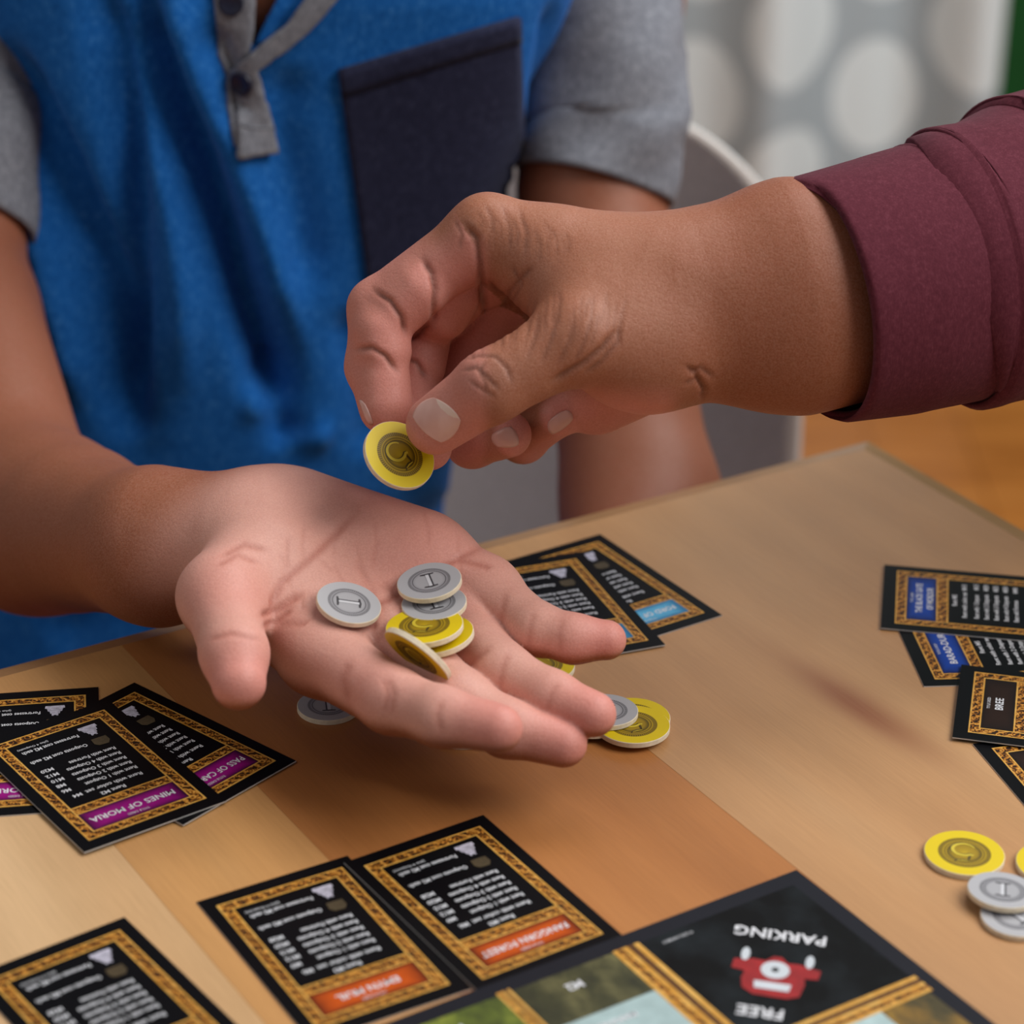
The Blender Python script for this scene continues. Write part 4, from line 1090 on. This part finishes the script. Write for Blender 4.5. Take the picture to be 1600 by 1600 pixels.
tag(perB, 'person in a maroon sweatshirt, only an arm reaching in to drop a yellow coin', 'person')
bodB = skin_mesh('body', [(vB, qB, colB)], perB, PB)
bvB = bvh_of(vB, qB)
def nail(quad, lift=0.35, nu=9, nv=9, bulge=0.35, big=1.08, lun=False):
    rows = bez(quad, nu, nv)
    # round the free end and the root
    out = []
    for j, r in enumerate(rows):
        w = j / (nv - 1)
        out.append([])
        for i in range(nu):
            a, b = 2 * i / (nu - 1) - 1, 2 * w - 1; x, y = a * math.sqrt(1 - 0.36 * b * b), b * math.sqrt(1 - 0.36 * a * a)
            u_, w_ = (1 + x * big) / 2, (1 + y * big) / 2; A, B, C_, D_ = [np.array(q, float) for q in quad]
            out[-1].append((A * (1 - u_) + B * u_) * (1 - w_) + (D_ * (1 - u_) + C_ * u_) * w_)
    o = patch('fingernail', bvB, out, lift, NAIL, bodB, PB, 0.9, True, bulge)
    if lun:                                  # pale crescent at the root
        o.data.materials.append(NAIL_TIP)
        for j in range(nv - 1):
            for i in range(nu - 1):
                a, b = (2 * i + 1) / (nu - 1) - 1, (2 * j + 1) / (nv - 1) - 1
                if a > 0.62 + 0.5 * b * b: o.data.polygons[j * (nu - 1) + i].material_index = 1
    return o
nail(c1p((395, 1045), (385, 985), (490, 900), (585, 990))[:0] or c1p((385, 990), (475, 908), (590, 1005), (505, 1098)), nu=45, nv=35, big=1.2, lun=True)
nail(c1p((712, 1062), (800, 1025), (835, 1110), (735, 1118)))
nail(c1p((945, 1010), (1030, 955), (1060, 1000), (965, 1070)))
nail(c1p((160, 915), (190, 935), (225, 1020), (200, 1020)), 0.3, 5, 7, 0.1)

# ---- sweatshirt arm
def sweat():
    # cuff, then the looser sleeve lapping over it
    c0, c1 = D(1310, 470, 861), D(1400, 450, 868)
    ax = (D(1600, 385, 892) - D(1318, 470, 862)); ax /= np.linalg.norm(ax)
    def loft(name, pts, rs, wr, n=72, m=70, fold=0.0, flatk=1.22):
        pts = np.array(pts, float); tt = np.linspace(0, len(pts) - 1, m)
        C_ = np.stack([np.interp(tt, range(len(pts)), pts[:, i]) for i in range(3)], 1); R_ = np.interp(tt, range(len(rs)), rs)
        vs = []
        for i in range(m):
            t = C_[min(i + 1, m - 1)] - C_[max(i - 1, 0)]; t /= np.linalg.norm(t)
            if i / m < 0.9: pass
            a = CF - t * (CF @ t); a /= np.linalg.norm(a); b = np.cross(t, a)
            for k in range(n):
                q = 2 * np.pi * k / n
                r = R_[i] + wr * min(1.0, max(0.0, i / m - 0.12) * 8) * (math.sin(3 * q + tt[i] * 2.1) * 0.6 + math.sin(5 * q - tt[i] * 3.3 + 1) * 0.4)
                vs.append(C_[i] + a * r / flatk * math.cos(q) + b * r * math.sin(q))
        o = mesh(name, vs, grid_faces(n, m, True), MAROON, SW, True, world=True, base=PB)
        s = o.modifiers.new('thick', 'SOLIDIFY'); s.thickness = 0.0022; s.offset = 0
        return o
    SW = empty('sweatshirt', (0, 0, 0)); SW.parent = perB
    cuff_c = [D(1274, 471, 857), D(1280, 469, 858), D(1390, 447, 868), D(1500, 418, 879)]
    loft('cuff', cuff_c, [39.5, 41.0, 43.5, 45], 0.3, m=40)
    p = lambda x, y, d: D(x, y, d)
    loft('sleeve', [p(1486, 423, 878), p(1489, 422, 878), p(1500, 420, 879), p(1545, 407, 884), p(1600, 391, 892), p(1612, 388, 894), p(1680, 368, 904), p(1900, 300, 940), p(2100, 230, 975), p(2220, 80, 1015), p(2250, -200, 1040), p(2230, -330, 1040)],
         [45.5, 47.0, 48.5, 48.0, 49.5, 53.5, 53.5, 60, 68, 74, 82, 60], 0.7, m=200)
    # raised seam of the cuff
    for off, x in ((0, 1428),):
        c = D(1462, 428, 875); t = ax; a = CF - t * (CF @ t); a /= np.linalg.norm(a); b = np.cross(t, a)
        ring = [c + a * 45.0 / 1.22 * math.cos(q) + b * 45.0 * math.sin(q) for q in np.linspace(0, 2 * np.pi, 73)[:-1]]
        vs = []
        for i, r in enumerate(ring):
            o_ = (r - c) / np.linalg.norm(r - c)
            for k in range(6):
                g = 2 * math.pi * k / 6; vs.append(r + o_ * 0.8 * math.cos(g) + t * 1.6 * math.sin(g))
        fs = [(i * 6 + k, i * 6 + (k + 1) % 6, ((i + 1) % 72) * 6 + (k + 1) % 6, ((i + 1) % 72) * 6 + k) for i in range(72) for k in range(6)]
        mesh('cuff_seam', vs, fs, MAROON, SW, True, world=True, base=PB)
sweat()
coin('y', D(625, 710, 846), cam_n(44, 0.78), (0.85, 0.75), 'yellow coin with a five held between thumb and fingertips', None)
